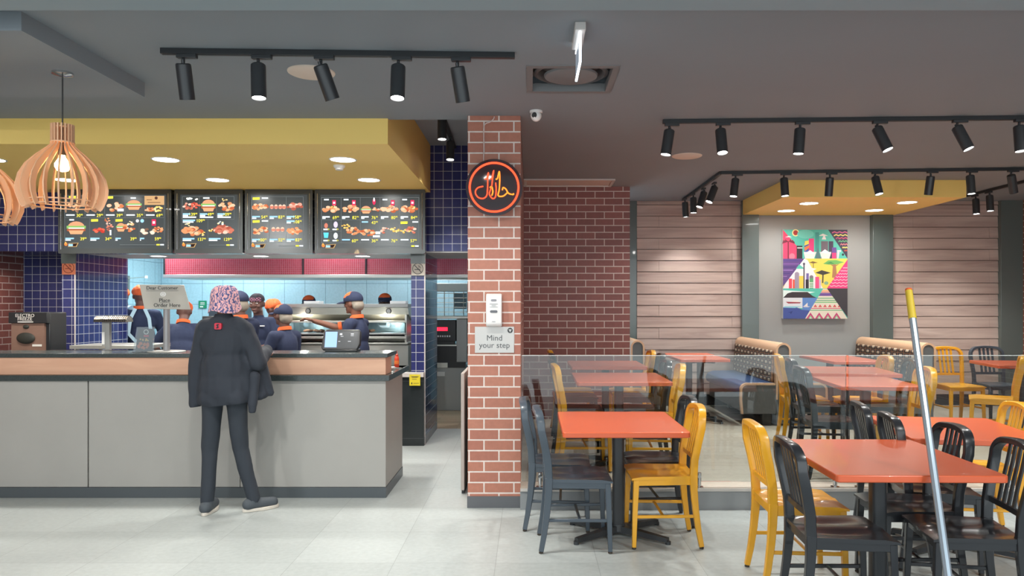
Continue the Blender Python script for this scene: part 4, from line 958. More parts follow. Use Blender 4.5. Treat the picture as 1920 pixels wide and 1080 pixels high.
# ------------------------------------------------------------------ chairs
m_cy = mat('chair_yellow', (232, 168, 40), .3, coat=.3, var=.03)
m_cs = mat('chair_slate', (66, 76, 86), .32, coat=.3)
m_ck = mat('chair_black', (38, 40, 44), .28, coat=.35)
m_rub = mat('rubber_foot', (60, 52, 44), .7)
def chair_meshes(m):
    P = {}
    # contoured seat
    b = MB(); nx, ny = 12, 12; top = []; bot = []
    for i in range(nx+1):
        for j in range(ny+1):
            u = i/nx; v = j/ny*2-1; x = -.19+.41*u; hw = .178+.03*u
            z = .452-.016*math.exp(-((abs(v)-.42)/.3)**2)*math.sin(PI*min(1, u*1.05+.05))+.006*math.exp(-(v/.12)**2)*u-.010*max(0, u-.85)/.15
            top.append((x, v*hw, z)); bot.append((x, v*hw, .432))
    n = (nx+1)*(ny+1); fs = []
    for i in range(nx):
        for j in range(ny):
            a = i*(ny+1)+j; q = [a, a+ny+1, a+ny+2, a+1]; fs.append(q); fs.append([n+k for k in reversed(q)])
    for i in range(nx):
        for a in (i*(ny+1), i*(ny+1)+ny): fs.append([a, a+ny+1, n+a+ny+1, n+a])
    for j in range(ny):
        for a in (j, nx*(ny+1)+j): fs.append([a, a+1, n+a+1, n+a])
    b.add(top+bot, fs, m); P['seat'] = [b]
    b = MB()
    for s in (-1, 1): b.sweep([(-.17, s*.168, .417), (.195, s*.192, .417)], [(-.008, -.022), (.008, -.022), (.008, .022), (-.008, .022)], m)
    b.box(.185, .205, -.19, .19, .395, .435, m); b.box(-.18, -.165, -.165, .165, .395, .435, m); P['seat_frame'] = [b]
    P['leg'] = []
    for s in (-1, 1):   # front legs
        b = MB(); pr = lambda t: [(-.018+.005*t, -.018+.005*t), (.018-.005*t, -.018+.005*t), (.018-.005*t, .018-.005*t), (-.018+.005*t, .018-.005*t)]
        b.sweep([(.190, s*.182, .43), (.200, s*.188, .2), (.205, s*.192, .012)], pr, m, up=(1, 0, 0)); b.cyl((.205, s*.192, 0), (.205, s*.192, .012), .014, m=m_rub, n=10); P['leg'].append(b)
    for s in (-1, 1):   # rear legs curve forward to the seat
        b = MB(); pr = lambda t: [(-.017+.003*t, -.024+.009*t), (.017-.003*t, -.024+.009*t), (.017-.003*t, .024-.009*t), (-.017+.003*t, .024-.009*t)]
        b.sweep([(-.170, s*.168, .46), (-.172, s*.169, .36), (-.182, s*.172, .24), (-.198, s*.176, .12), (-.218, s*.182, .012)], pr, m, up=(1, 0, 0)); b.cyl((-.218, s*.182, 0), (-.218, s*.182, .012), .014, m=m_rub, n=10); P['leg'].append(b)
    # bent back frame
    b = MB(); path = [(-.170, -.168, .44), (-.175, -.172, .55), (-.195, -.182, .66), (-.215, -.188, .75)]
    R = .085
    for i in range(1, 7):
        a = PI/2*i/6; path.append((-.215-.022*(i/6), -.188+R*(1-math.cos(a)), .772+R*math.sin(a)))
    left = path; right = [(x, -y, z) for x, y, z in reversed(path)]
    full = left+[(-.243, -.05, .862), (-.245, 0, .864), (-.243, .05, .862)]+right
    pr = [(-.014, -.024), (.014, -.024), (.017, 0), (.014, .024), (-.014, .024), (-.017, 0)]
    b.sweep(full, pr, m, up=(1, 0, 0)); P['back_frame'] = [b]
    P['slat'] = []
    for y in (-.072, -.024, .024, .072):
        b = MB(); b.sweep([(-.182, y, .565), (-.200, y, .66), (-.222, y, .76), (-.240, y, .855)], [(-.012, -.004), (.012, -.004), (.012, .004), (-.012, .004)], m, up=(1, 0, 0)); P['slat'].append(b)
    b = MB(); b.sweep([(-.180, -.172, .555), (-.186, 0, .555), (-.180, .172, .555)], [(-.007, -.014), (.007, -.014), (.007, .014), (-.007, .014)], m); P['back_rail'] = [b]
    P['stretcher'] = []
    for s in (-1, 1):
        b = MB(); b.sweep([(-.186, s*.173, .20), (.199, s*.188, .20)], [(-.006, -.010), (.006, -.010), (.006, .010), (-.006, .010)], m); P['stretcher'].append(b)
    b = MB(); b.sweep([(.02, -.18, .20), (.02, .18, .20)], [(-.009, -.006), (.009, -.006), (.009, .006), (-.009, .006)], m); P['stretcher'].append(b)
    return P
PROTO = {}
def chair(kind, x, y, z, deg, label, group):
    lb, cat = label, 'chair'
    if kind not in PROTO:
        t = thing('dining_chair', lb, cat, (x, y, z), D(deg), group)
        for nm, bs in chair_meshes({'y': m_cy, 's': m_cs, 'k': m_ck}[kind]).items():
            for b in bs: b.build(nm, t, bevel=.003 if nm in ('leg', 'back_frame', 'stretcher', 'seat_frame') else 0, segs=1)
        PROTO[kind] = t; return t
    return dup(PROTO[kind], (x, y, z), D(deg), lb, group)
GA = 'chairs around the ground level table by the pillar'
chair('s', .285, 4.755, 0, 1, 'slate grey slatted chair nearest the viewer, left side of the table by the pillar', GA)
chair('s', .195, 5.19, 0, -3, 'slate grey slatted chair behind another, closest to the brick pillar', GA)
chair('y', .855, 4.84, 0, 180, 'yellow metal chair at the right side of the front table by the pillar', GA)
chair('k', .895, 5.27, 0, 182, 'black chair behind the yellow one at the front table by the pillar', GA)
GBc = 'chairs around the first platform table'
chair('y', .445, 6.27, PZ, 3, 'yellow chair left of the nearest platform table, against the brick wall side', GBc)
chair('k', .43, 6.72, PZ, 0, 'black chair left of the nearest platform table, behind the yellow one', GBc)
chair('y', 1.03, 6.24, PZ, 176, 'yellow chair right of the nearest platform table, its back rising over the glass', GBc)
chair('k', 1.0, 6.72, PZ, 180, 'black chair right of the nearest platform table, tucked behind the yellow back', GBc)
GC = 'chairs around the rear table by the brick wall'
chair('k', .46, 7.62, PZ, 2, 'black chair left of the rearmost table by the brick wall', GC)
chair('y', .46, 8.12, PZ, 0, 'yellow chair farthest back at the brick wall, edge of its back showing', GC)
chair('k', 1.11, 7.62, PZ, 178, 'black chair at the right of the rearmost brick wall table', GC)
chair('y', 1.09, 8.10, PZ, 180, 'yellow chair at the right rear corner of the rearmost brick wall table', GC)
GD = 'chairs around the large table at lower right'
chair('k', 1.475, 3.60, 0, -3, 'large black chair nearest the viewer at the left of the lower right table', GD)
chair('y', 1.475, 4.15, 0, -2, 'yellow slatted chair at the left of the lower right table, beyond the black one', GD)
chair('k', 2.10, 3.60, 0, 172, 'black chair cut by the right edge at the lower right table, nearest the corner', GD)
chair('k', 2.06, 4.05, 0, 176, 'black chair with arched back right of the pole, between two tables', GD)
GE = 'chairs around the right hand table behind the pole'
chair('k', 2.37, 4.42, 0, -10, 'black chair left of the table behind the pole, the nearer of the two', GE)
chair('k', 2.42, 4.93, 0, -10, 'black chair left of the table behind the pole, the farther of the two', GE)
chair('y', 3.0, 4.98, 0, 171, 'yellow chair at the right picture edge, right of the table behind the pole', GE)
GG = 'chairs around the small table just behind the glass'
chair('k', 2.42, 6.02, PZ, -4, 'black chair just behind the glass, left of the small dull topped table', GG)
chair('y', 2.93, 5.98, PZ, 172, 'yellow slatted chair behind the pole, right of the small dull topped table', GG)
GF = 'chairs around the middle platform table'
chair('y', 2.72, 7.45, PZ, -10, 'yellow chair in front of the patterned booth end, left of the middle platform table', GF)
chair('k', 2.66, 6.93, PZ, -8, 'black chair beside the yellow one, left of the middle platform table', GF)
chair('y', 3.26, 7.34, PZ, 172, 'yellow chair right of the middle platform table with small bright arched back', GF)
chair('k', 3.27, 6.88, PZ, 170, 'black chair right of the middle platform table, before the second bench', GF)
GJ = 'chairs around the back right table'
chair('y', 4.93, 8.62, PZ, -88, 'yellow chair facing the viewer against the right plank wall', GJ)
chair('s', 5.46, 8.72, PZ, -92, 'slate blue chair facing the viewer beside the yellow one at the right plank wall', GJ)
chair('y', 4.62, 7.42, PZ, 150, 'yellow chair at the right edge with its seat turned left, before the back right table', GJ)
chair('y', 4.83, 6.95, PZ, 100, 'bright yellow chair cut by the right edge, overlapping another yellow chair', GJ)

# ------------------------------------------------------------------ booths
m_tan = mat('booth_tan', (206, 170, 138), .45); m_bend = mat('booth_grey', (92, 96, 98), .5)
m_blue = mat('blue_leatherette', (44, 76, 122), .35, var=.08)
def pattern_mat():
    m = bpy.data.materials.new('patterned_fabric'); m.use_nodes = True; nt = m.node_tree; b = nt.nodes['Principled BSDF']
    vec, tc = axis_vec(nt, 'x')
    w = nt.nodes.new('ShaderNodeTexWave'); w.wave_type = 'BANDS'; w.bands_direction = 'Y'; w.inputs['Scale'].default_value = 5; w.inputs['Distortion'].default_value = 0
    v = nt.nodes.new('ShaderNodeTexVoronoi'); v.distance = 'MANHATTAN'; v.inputs['Scale'].default_value = 11; v.inputs['Randomness'].default_value = .0
    mp = nt.nodes.new('ShaderNodeMapping'); mp.inputs['Rotation'].default_value = (0, 0, PI/4); ms = nt.nodes.new('ShaderNodeMapping'); ms.inputs['Scale'].default_value = (.45, 1, 1); nt.links.new(vec, ms.inputs[0]); nt.links.new(ms.outputs[0], mp.inputs[0]); nt.links.new(mp.outputs[0], v.inputs['Vector']); nt.links.new(vec, w.inputs['Vector'])
    r = nt.nodes.new('ShaderNodeValToRGB'); r.color_ramp.interpolation = 'CONSTANT'
    els = [(0, (196, 176, 150)), (.22, (52, 42, 44)), (.42, (150, 112, 84)), (.55, (40, 38, 44)), (.75, (206, 190, 166))]
    r.color_ramp.elements[0].color = rgb(els[0][1]); r.color_ramp.elements[1].position = els[1][0]; r.color_ramp.elements[1].color = rgb(els[1][1])
    for p, c in els[2:]: e = r.color_ramp.elements.new(p); e.color = rgb(c)
    nt.links.new(v.outputs['Distance'], r.inputs[0])
    r2 = nt.nodes.new('ShaderNodeValToRGB'); r2.color_ramp.interpolation = 'CONSTANT'; r2.color_ramp.elements[0].color = (.7, .66, .62, 1); r2.color_ramp.elements[1].position = .45; r2.color_ramp.elements[1].color = (1, 1, 1, 1)
    nt.links.new(w.outputs['Fac'], r2.inputs[0])
    mx = nt.nodes.new('ShaderNodeMix'); mx.data_type = 'RGBA'; mx.blend_type = 'MULTIPLY'; mx.inputs['Factor'].default_value = 1
    nt.links.new(r.outputs[0], mx.inputs['A']); nt.links.new(r2.outputs[0], mx.inputs['B']); nt.links.new(mx.outputs['Result'], b.inputs['Base Color']); b.inputs['Roughness'].default_value = .8
    return m
m_pat = pattern_mat()
def booth(xc, sides, label, y0=8.42, y1=10.1):
    """back spine at xc; sides: list of -1 / +1 for a seat towards -x / +x"""
    t = thing('booth_bench', label, 'bench', (xc, y0, PZ), 0, 'booth benches')
    L = y1-y0; H = .94; hw = .085
    # arch cross-section of the back, tan skin over grey core
    def arch(w, h, n=10): return [(-w, .30)]+[(-w*math.cos(PI*i/n), h-w+w*math.sin(PI*i/n)) for i in range(n+1)]+[(w, .30)]
    o_ = arch(hw, H); i_ = arch(hw-.022, H-.022); n = len(o_)
    b = MB(); vs = [(x, 0, z) for x, z in o_]+[(x, 0, z) for x, z in i_]+[(x, L, z) for x, z in o_]+[(x, L, z) for x, z in i_]
    fs = []
    for i in range(n-1): fs += [(i, i+1, n+i+1, n+i), (2*n+i, 3*n+i, 3*n+i+1, 2*n+i+1), (i, 2*n+i, 2*n+i+1, i+1), (n+i, n+i+1, 3*n+i+1, 3*n+i)]
    fs += [(0, n, 3*n, 2*n), (n-1, 3*n-1, 4*n-1, 2*n-1)]
    b.add(vs, fs, m_tan); b.build('back_shell', t)
    b = MB(); b.prism(arch(hw-.022, H-.022), 'xz', .012, L-.01, m_bend); b.build('back_core', t)
    for s in sides:
        b = MB()
        prof = [(s*.20, .50), (s*.165, .55), (s*.10, .74), (s*.088, .74), (s*.088, .46), (s*.20, .46)]
        if s < 0: prof = list(reversed(prof))
        prof = [(s*.088, .49), (s*.125, .49), (s*.118, .60), (s*.100, .84), (s*.088, .85)]
        b.prism(prof, 'xz', .07, L-.03, m_pat); b.build('back_cushion', t, bevel=.006)
        b = MB()
        sx = [(s*.10, .34), (s*.10, .49), (s*.40, .485), (s*.47, .455), (s*.495, .40), (s*.48, .345)]
        b.prism(sx, 'xz', .045, L-.03, m_blue); b.build('seat_cushion', t, bevel=.012, segs=3)
        # end panel with rounded nose and tan edge
        nose = [(s*.48+s*.0, .16), (s*.50, .30)]
        outl = [(s*.085, .14), (s*.46, .14), (s*.475, .30)]+[(s*(.415+.06*math.cos(a)), .41+.06*math.sin(a)) for a in [PI/2*i/6 for i in range(7)]]+[(s*.085, .47)]
        b = MB(); b.prism(outl, 'xz', 0, .03, m_bend); b.build('end_panel', t)
        edge = [(s*.468, -.0, .14), (s*.482, 0, .30)]+[(s*(.415+.066*math.cos(a)), 0, .41+.066*math.sin(a)) for a in [PI/2*i/6 for i in range(7)]]+[(s*.098, 0, .476)]
        b = MB(); b.sweep([(x, .012, z) for x, _, z in edge], [(-.022, -.011), (.022, -.011), (.022, .011), (-.022, .011)], m_tan, up=(0, 1, 0)) if False else b.sweep([(x, .012, z) for x, _, z in edge], [(-.011, -.024), (.011, -.024), (.011, .024), (-.011, .024)], m_tan, up=(0, 1, 0)); b.build('tan_edge', t)
        for y in (.10, L-.15):
            b = MB(); b.box(min(s*.12, s*.22), max(s*.12, s*.22), y-.04, y+.04, 0, .15, m_black); b.build('leg', t)
        b = MB(); b.box(min(s*.05, s*.44), max(s*.05, s*.44), .04, L-.03, .15, .34, m_bend); b.build('seat_box', t)
    if len(sides):
        b = MB(); b.box(-.07, .07, .03, L-.03, .02, .30, m_bend); b.build('spine_box', t)
booth(1.315, [1], 'booth bench half hidden behind the end of the brick wall, blue seat showing', 9.08)
booth(2.865, [-1, 1], 'double booth bench with blue seat and patterned back below the left dark column')
booth(4.50, [-1], 'booth bench with patterned back below the right dark column, beside the pole')

# ------------------------------------------------------------------ balustrade
t = thing('glass_balustrade', 'clear glass balustrade along the platform edge on small chrome clamps', 'balustrade', (0, 5.60, .153))
ZT = .987
for i, (x0, x1) in enumerate(((-.06, 2.372), (2.392, 4.85))):
    b = MB(); b.box(x0, x1, -.005, .005, .045, ZT, m_glass); b.build('glass_pane', t)
    b = MB(); b.box(x0, x1, -.0055, .0055, ZT, ZT+.004, mat('glass_edge', (216, 226, 222), .2, emit=None)); b.build('polished_edge', t)
for x in (.08, 1.27, 2.29, 2.47, 3.6):
    b = MB(); b.cyl((x, 0, 0), (x, 0, .11), .017, m=m_chrome, n=16); b.cyl((x, 0, 0), (x, 0, .008), .032, m=m_chrome, n=20); b.cyl((x, -.02, .085), (x, .02, .085), .014, m=m_chrome, n=14); b.build('clamp', t)

# ------------------------------------------------------------------ pole
t = thing('mop_pole', 'long silver aluminium pole with a yellow top, leaning on the lower right table', 'pole', (1.741, 3.0, 0))
top = Vector((.134, .695, 1.60)); d_ = top.normalized()
b = MB(); p1 = d_*(top.length-.16)
flu = [((.0165 if i % 2 else .0150)*math.cos(2*PI*i/16), (.0165 if i % 2 else .0150)*math.sin(2*PI*i/16)) for i in range(16)]
b.sweep([d_*.0, p1], flu, mat('pole_aluminium', (176, 190, 202), .35, metal=.6)); b.build('shaft', t, smooth=20)
b = MB(); b.cyl(p1, top-d_*.01, .0185, .0165, mat('pole_yellow', (220, 188, 60), .5), 18); b.build('grip', t)
b = MB(); b.cyl(top-d_*.01, top, .0175, .015, m_orng_c, 18); b.build('end_cap', t)

# ------------------------------------------------------------------ wall picture (generic city and savanna collage)
t = thing('wall_picture', 'colourful city and savanna collage canvas on the grey stucco wall', 'picture', (3.445, 10.18, 1.335))
WP, HP = .875, 1.21
b = MB(); b.box(0, WP, -.03, .035, 0, HP, m_white); b.build('canvas', t)
b = MB(); lay = [0]
def ap(pts, c):
    lay[0] += 1; y = -.0302-.00002*lay[0]
    b.add([(x*WP, y, (1-z)*HP) for x, z in pts], [tuple(range(len(pts)))], mat('paint_%d_%d_%d' % c, c, .55))
TE, PK, PU, YE, WH, BK, BL, GR = (86, 186, 168), (222, 66, 126), (92, 68, 128), (228, 208, 92), (226, 224, 220), (46, 44, 50), (66, 92, 166), (110, 176, 96)
DP = (60, 56, 76)
ap([(0, 0), (1, 0), (1, .325), (0, .325)], TE); ap([(0, 0), (.22, .19), (.22, .325), (0, .325)], (226, 66, 104))
ap([(.70, 0), (1, 0), (1, .325)], DP)
def zig(x0, x1, y, a, n, w, c):
    up = [(x0+(x1-x0)*i/n, y+(a if i % 2 else 0)) for i in range(n+1)]
    for i in range(n): ap([up[i], up[i+1], (up[i+1][0], up[i+1][1]+w), (up[i][0], up[i][1]+w)], c)
for y, x0, c in ((.03, .76, (214, 92, 140)), (.062, .79, (232, 214, 110)), (.095, .82, (196, 70, 110)), (.13, .86, (90, 170, 120)), (.165, .89, (222, 120, 130)), (.20, .92, (232, 214, 110)), (.235, .95, (200, 80, 60))): zig(x0, 1.0, y, -.012, 6, .012, c)
ap(disc_pts(.195, .035, .055, 24, .04), (240, 226, 160)); ap(disc_pts(.195, .035, .038, 24, .028), (170, 60, 60))
ap(disc_pts(.35, .05, .13, 20, .05), (110, 200, 184)); ap([(.03, .085), (.14, .085), (.09, .07)], WH); ap([(.55, .07), (.70, .07), (.62, .045)], WH)
for a in range(7):
    q = PI*(a/6); ap([(.085, .135), (.085+.10*math.cos(q), .13-.03*math.sin(q)+.03), (.085+.09*math.cos(q+.15), .13-.03*math.sin(q))], (110, 40, 60))
ap([(.07, .13), (.09, .13), (.09, .325), (.07, .325)], (110, 40, 60)); ap(disc_pts(.14, .30, .045, 14, .035), (240, 120, 140))
for x0, x1, y0, c in ((.21, .30, .18, BK), (.33, .41, .14, BL), (.40, .48, .10, PK), (.50, .56, .03, (66, 150, 142)), (.59, .70, .13, (110, 100, 110)), (.71, .78, .13, (70, 60, 84)), (.76, .83, .20, (108, 74, 150)), (.84, .90, .23, (214, 206, 214))): ap([(x0, y0), (x1, y0), (x1, .325), (x0, .325)], c)
ap([(.22, .2), (.30, .2), (.30, .21), (.22, .21)], WH); ap([(.34, .13), (.40, .12), (.40, .16), (.33, .18)], YE); ap([(.33, .20), (.41, .17), (.41, .20), (.34, .24)], (230, 120, 70)); ap([(.76, .26), (.83, .26), (.83, .325), (.76, .325)], PK)
ap([(.32, .25), (.52, .25), (.48, .325), (.34, .325)], WH); ap([(.57, .25), (.75, .25), (.72, .325), (.60, .325)], WH); ap([(.33, .27), (.42, .23), (.50, .27)], (236, 232, 240)); ap([(.58, .26), (.65, .22), (.75, .27)], (236, 232, 240)); ap([(.50, .325), (.54, .20), (.59, .325)], (84, 120, 124)); ap([(.60, .11), (.64, .05), (.67, .11)], WH)
ap([(.88, .24), (.98, .325), (.86, .325)], TE); ap(disc_pts(.93, .28, .018, 10, .014), BK)
# middle band
ap([(0, .325), (1, .325), (1, .66), (0, .66)], YE); ap([(0, .325), (.33, .325), (.04, .60), (0, .64)], PU)
for i, c in enumerate(((70, 60, 130), (130, 90, 160), (60, 50, 110), (150, 120, 180), (64, 56, 120), (140, 110, 170), (58, 48, 104))):
    y = .345+.035*i; ap([(0, y), (max(.0, .30-.037*i-.01*i), y), (max(.0, .29-.037*i-.01*i), y+.01), (0, y+.01)], c)
ap([(.33, .325), (.38, .34), (.62, .66), (.0, .66), (.04, .60)], (222, 222, 226)); ap([(.25, .39), (.34, .44), (.20, .44)], TE)
for x0, x1, y0, c in ((.09, .14, .55, (226, 70, 90)), (.15, .23, .56, (226, 84, 60)), (.18, .25, .49, (150, 140, 160)), (.25, .32, .52, (232, 200, 80)), (.315, .335, .38, (70, 66, 84)), (.36, .40, .49, (110, 100, 160)), (.35, .40, .56, BK), (.41, .47, .53, (90, 160, 110)), (.50, .56, .53, (220, 80, 130)), (.56, .59, .56, (190, 180, 200))): ap([(x0, y0), (x1, y0), (x1, .66), (x0, .66)], c)
for i in range(4): ap([(.41, .59+.018*i), (.47, .59+.018*i), (.47, .597+.018*i), (.41, .597+.018*i)], WH)
ap(disc_pts(.325, .385, .018, 12, .014), (70, 66, 84)); ap(disc_pts(.215, .495, .033, 14, .02), (150, 140, 160)); ap(disc_pts(.44, .53, .03, 14, .018), (120, 110, 120))
ap([(.40, .37), (.46, .355), (.54, .37), (.47, .38)], (120, 96, 60)); ap([(.465, .375), (.475, .375), (.475, .43), (.465, .43)], (120, 96, 60))
ap([(.62, .385), (.70, .345), (.82, .34), (.95, .365), (.84, .39), (.72, .395)], GR); ap([(.66, .38), (.74, .36), (.80, .385)], (70, 140, 80)); ap([(.775, .39), (.82, .39), (.84, .54), (.76, .54)], (166, 120, 84)); ap([(.72, .385), (.79, .42), (.80, .40)], (166, 120, 84)); ap([(.88, .385), (.80, .42), (.80, .40)], (166, 120, 84))
ap([(.50, .485), (.60, .455), (.74, .485), (.62, .51)], (60, 60, 56)); ap([(.61, .50), (.63, .50), (.625, .60), (.605, .60)], (60, 60, 56)); ap(disc_pts(.67, .60, .035, 12, .02), (130, 170, 140)); ap([(.38, .42), (.52, .44), (.44, .47)], WH)
ap([(1, .335), (1, .66), (.68, .66)], PK)
for i in range(7): y = .42+.034*i; x0 = min(.97, .93-.042*i+.01*i*.5); zig(max(x0, .72), 1.0, y, .010, 8, .007, (246, 200, 210))
# lower band
ap([(0, .66), (1, .66), (1, 1), (0, 1)], TE); ap([(0, .68), (.5, .70), (.0, .78)], (214, 232, 230)); ap([(0, .765), (.07, .715), (.14, .70), (.38, .70), (.46, .745), (.52, .765)], (54, 48, 54))
ap([(0, .765), (.55, .765), (.42, .88), (0, .88)], (214, 220, 226)); ap([(.30, .765), (.56, .765), (.43, .92), (.30, .90)], (92, 134, 196)); ap([(.04, .81), (.28, .815), (.26, .828), (.08, .83)], (150, 44, 60)); ap([(.14, .80), (.24, .79), (.24, .812), (.14, .812)], WH)
ap([(.32, .86), (.38, .82), (.38, .86)], WH); ap([(.30, .862), (.42, .862), (.39, .87), (.33, .87)], WH)
ap([(0, .87), (.20, .87), (.30, .90), (.44, .91), (.36, 1), (0, 1)], (66, 84, 152)); ap([(.0, .875), (.18, .88), (.30, .86), (.2, .86), (.02, .86)], (140, 200, 214)); ap([(.07, .93), (.15, .915), (.12, .95), (.11, .93)], (40, 56, 116))
ap([(.62, .665), (.70, .665), (1, 1), (.34, 1)], (222, 216, 200))
for y0, y1, c in ((.675, .69, (232, 170, 120)), (.695, .705, (200, 90, 90)), (.71, .745, (110, 80, 150)), (.765, .775, (90, 170, 120)), (.79, .80, (90, 170, 120)), (.81, .822, (120, 190, 130)), (.88, .888, (200, 60, 100)), (.90, .91, (110, 180, 130))):
    f = lambda y: (.62-.28*(y-.665)/.335, .70+.30*(y-.665)/.335)
    a0, a1 = f(y0); c0, c1 = f(y1); ap([(a0, y0), (a1, y0), (c1, y1), (c0, y1)], c)
for i in range(6): x = .47+.075*i; ap([(x, .87), (x+.03, .84), (x+.06, .87)], (206, 90, 90))
for i in range(5):
    x = .36+.135*i
    if x < .90: ap([(x, 1), (x+.065, .93), (x+.13, 1)], (196, 70, 120)); ap([(x+.03, 1), (x+.065, .96), (x+.10, 1)], (150, 200, 150)); ap([(x+.048, 1), (x+.065, .98), (x+.082, 1)], WH)
ap([(.68, .66), (1, .66), (1, .985)], (62, 60, 66))
b.build('painted_picture', t, smooth=0, clean=False)
# concrete panel and small things in the dining room
# ------------------------------------------------------------------ people
def cap_mesh(bm, p0, p1, r0, r1, n=14, k=5):
    p0 = Vector(p0); p1 = Vector(p1); d = p1-p0; L = d.length
    d = d.normalized() if L > 1e-6 else Vector((0, 0, 1)); a = d.orthogonal().normalized(); b = d.cross(a)
    rings = []
    for i in range(1, k+1):
        q = -PI/2+PI/2*i/k; rings.append((p0+d*(r0*math.sin(q)), r0*math.cos(q)))
    for i in range(0, k):
        q = PI/2*i/k; rings.append((p1+d*(r1*math.sin(q)), r1*math.cos(q)))
    vs = [bm.verts.new(p0-d*r0)]; R = []
    for c, r in rings: R.append([bm.verts.new(c+a*math.cos(2*PI*j/n)*r+b*math.sin(2*PI*j/n)*r) for j in range(n)])
    e = bm.verts.new(p1+d*r1)
    for j in range(n): bm.faces.new((vs[0], R[0][(j+1) % n], R[0][j])); bm.faces.new((e, R[-1][j], R[-1][(j+1) % n]))
    for i in range(len(R)-1):
        for j in range(n): bm.faces.new((R[i][j], R[i][(j+1) % n], R[i+1][(j+1) % n], R[i+1][j]))
def ell_mesh(bm, c, r, rot=None):
    M4 = Matrix.Translation(c) @ (rot or Matrix.Identity(4)) @ Matrix.Diagonal((r[0], r[1], r[2], 1))
    bmesh.ops.create_uvsphere(bm, u_segments=20, v_segments=12, radius=1, matrix=M4)
class Blob:
    def __init__(s): s.p = []
    def cap(s, *a): s.p.append(('c', a)); return s
    def ell(s, *a): s.p.append(('e', a)); return s
    def build(s, name, m, parent, voxel=.011, it=4, fold=0, fs=9, cut=None, colorfn=None, mats=None):
        bm = bmesh.new()
        for k, a in s.p:
            (cap_mesh if k == 'c' else ell_mesh)(bm, *a)
        me = bpy.data.meshes.new(name); bm.to_mesh(me); bm.free()
        o = bpy.data.objects.new(name, me); COL.objects.link(o)
        r = o.modifiers.new('r', 'REMESH'); r.mode = 'VOXEL'; r.voxel_size = voxel; r.adaptivity = 0
        if it: sm = o.modifiers.new('s', 'SMOOTH'); sm.factor = .5; sm.iterations = it
        dg = bpy.context.evaluated_depsgraph_get(); ev = o.evaluated_get(dg)
        me2 = bpy.data.meshes.new_from_object(ev, depsgraph=dg)
        bpy.data.objects.remove(o); bpy.data.meshes.remove(me)
        if fold:
            for v in me2.vertices:
                c = v.co; q = mnoise.noise(Vector((c.x*fs, c.y*fs, c.z*fs*.55))); q2 = mnoise.noise(Vector((c.x*fs*2.3+5, c.y*fs*2.3, c.z*fs*.9)))
                v.co = c+v.normal*(fold*(q+.5*q2))
        if cut:
            bm = bmesh.new(); bm.from_mesh(me2)
            for co, no in cut: bmesh.ops.bisect_plane(bm, geom=bm.verts[:]+bm.edges[:]+bm.faces[:], plane_co=co, plane_no=no, clear_outer=True)
            bm.to_mesh(me2); bm.free()
        me2.name = name
        me2.materials.clear()
        for mm in (mats or [m]): me2.materials.append(mm)
        for p in me2.polygons: p.use_smooth = True; p.material_index = 0
        if colorfn:
            for p in me2.polygons: p.material_index = colorfn(p.center)
        ob = bpy.data.objects.new(name, me2); COL.objects.link(ob)
        if parent: ob.parent = parent
        return ob
def hand(B, w, fwd, side, up, s=1.0, curl=.5):
    """palm from wrist w along fwd; side points to the thumb; up = back of hand"""
    w = Vector(w); f = Vector(fwd).normalized(); sd = Vector(side); sd = (sd-f*sd.dot(f)).normalized(); u = f.cross(sd); 
    if u.dot(Vector(up)) < 0: u = -u
    for k, (off, ln) in enumerate(((.027, .072), (.009, .080), (-.009, .074), (-.026, .060))):
        r = .0095*s; b0 = w+f*.075*s+sd*off*s
        B.cap(w+sd*off*.6*s, b0, .013*s, .012*s)
        k1 = b0+(f*math.cos(curl*.6)-u*math.sin(curl*.6))*ln*.45*s
        k2 = k1+(f*math.cos(curl*1.5)-u*math.sin(curl*1.5))*ln*.32*s
        k3 = k2+(f*math.cos(curl*2.3)-u*math.sin(curl*2.3))*ln*.25*s
        B.cap(b0, k1, r*1.05, r); B.cap(k1, k2, r, r*.92); B.cap(k2, k3, r*.92, r*.8)
    t0 = w+sd*.022*s+f*.02*s; t1 = t0+(sd*.7+f*.6-u*.2).normalized()*.042*s; t2 = t1+(f*.9+sd*.25-u*.3).normalized()*.034*s
    B.cap(t0, t1, .0135*s, .0115*s); B.cap(t1, t2, .0115*s, .009*s)
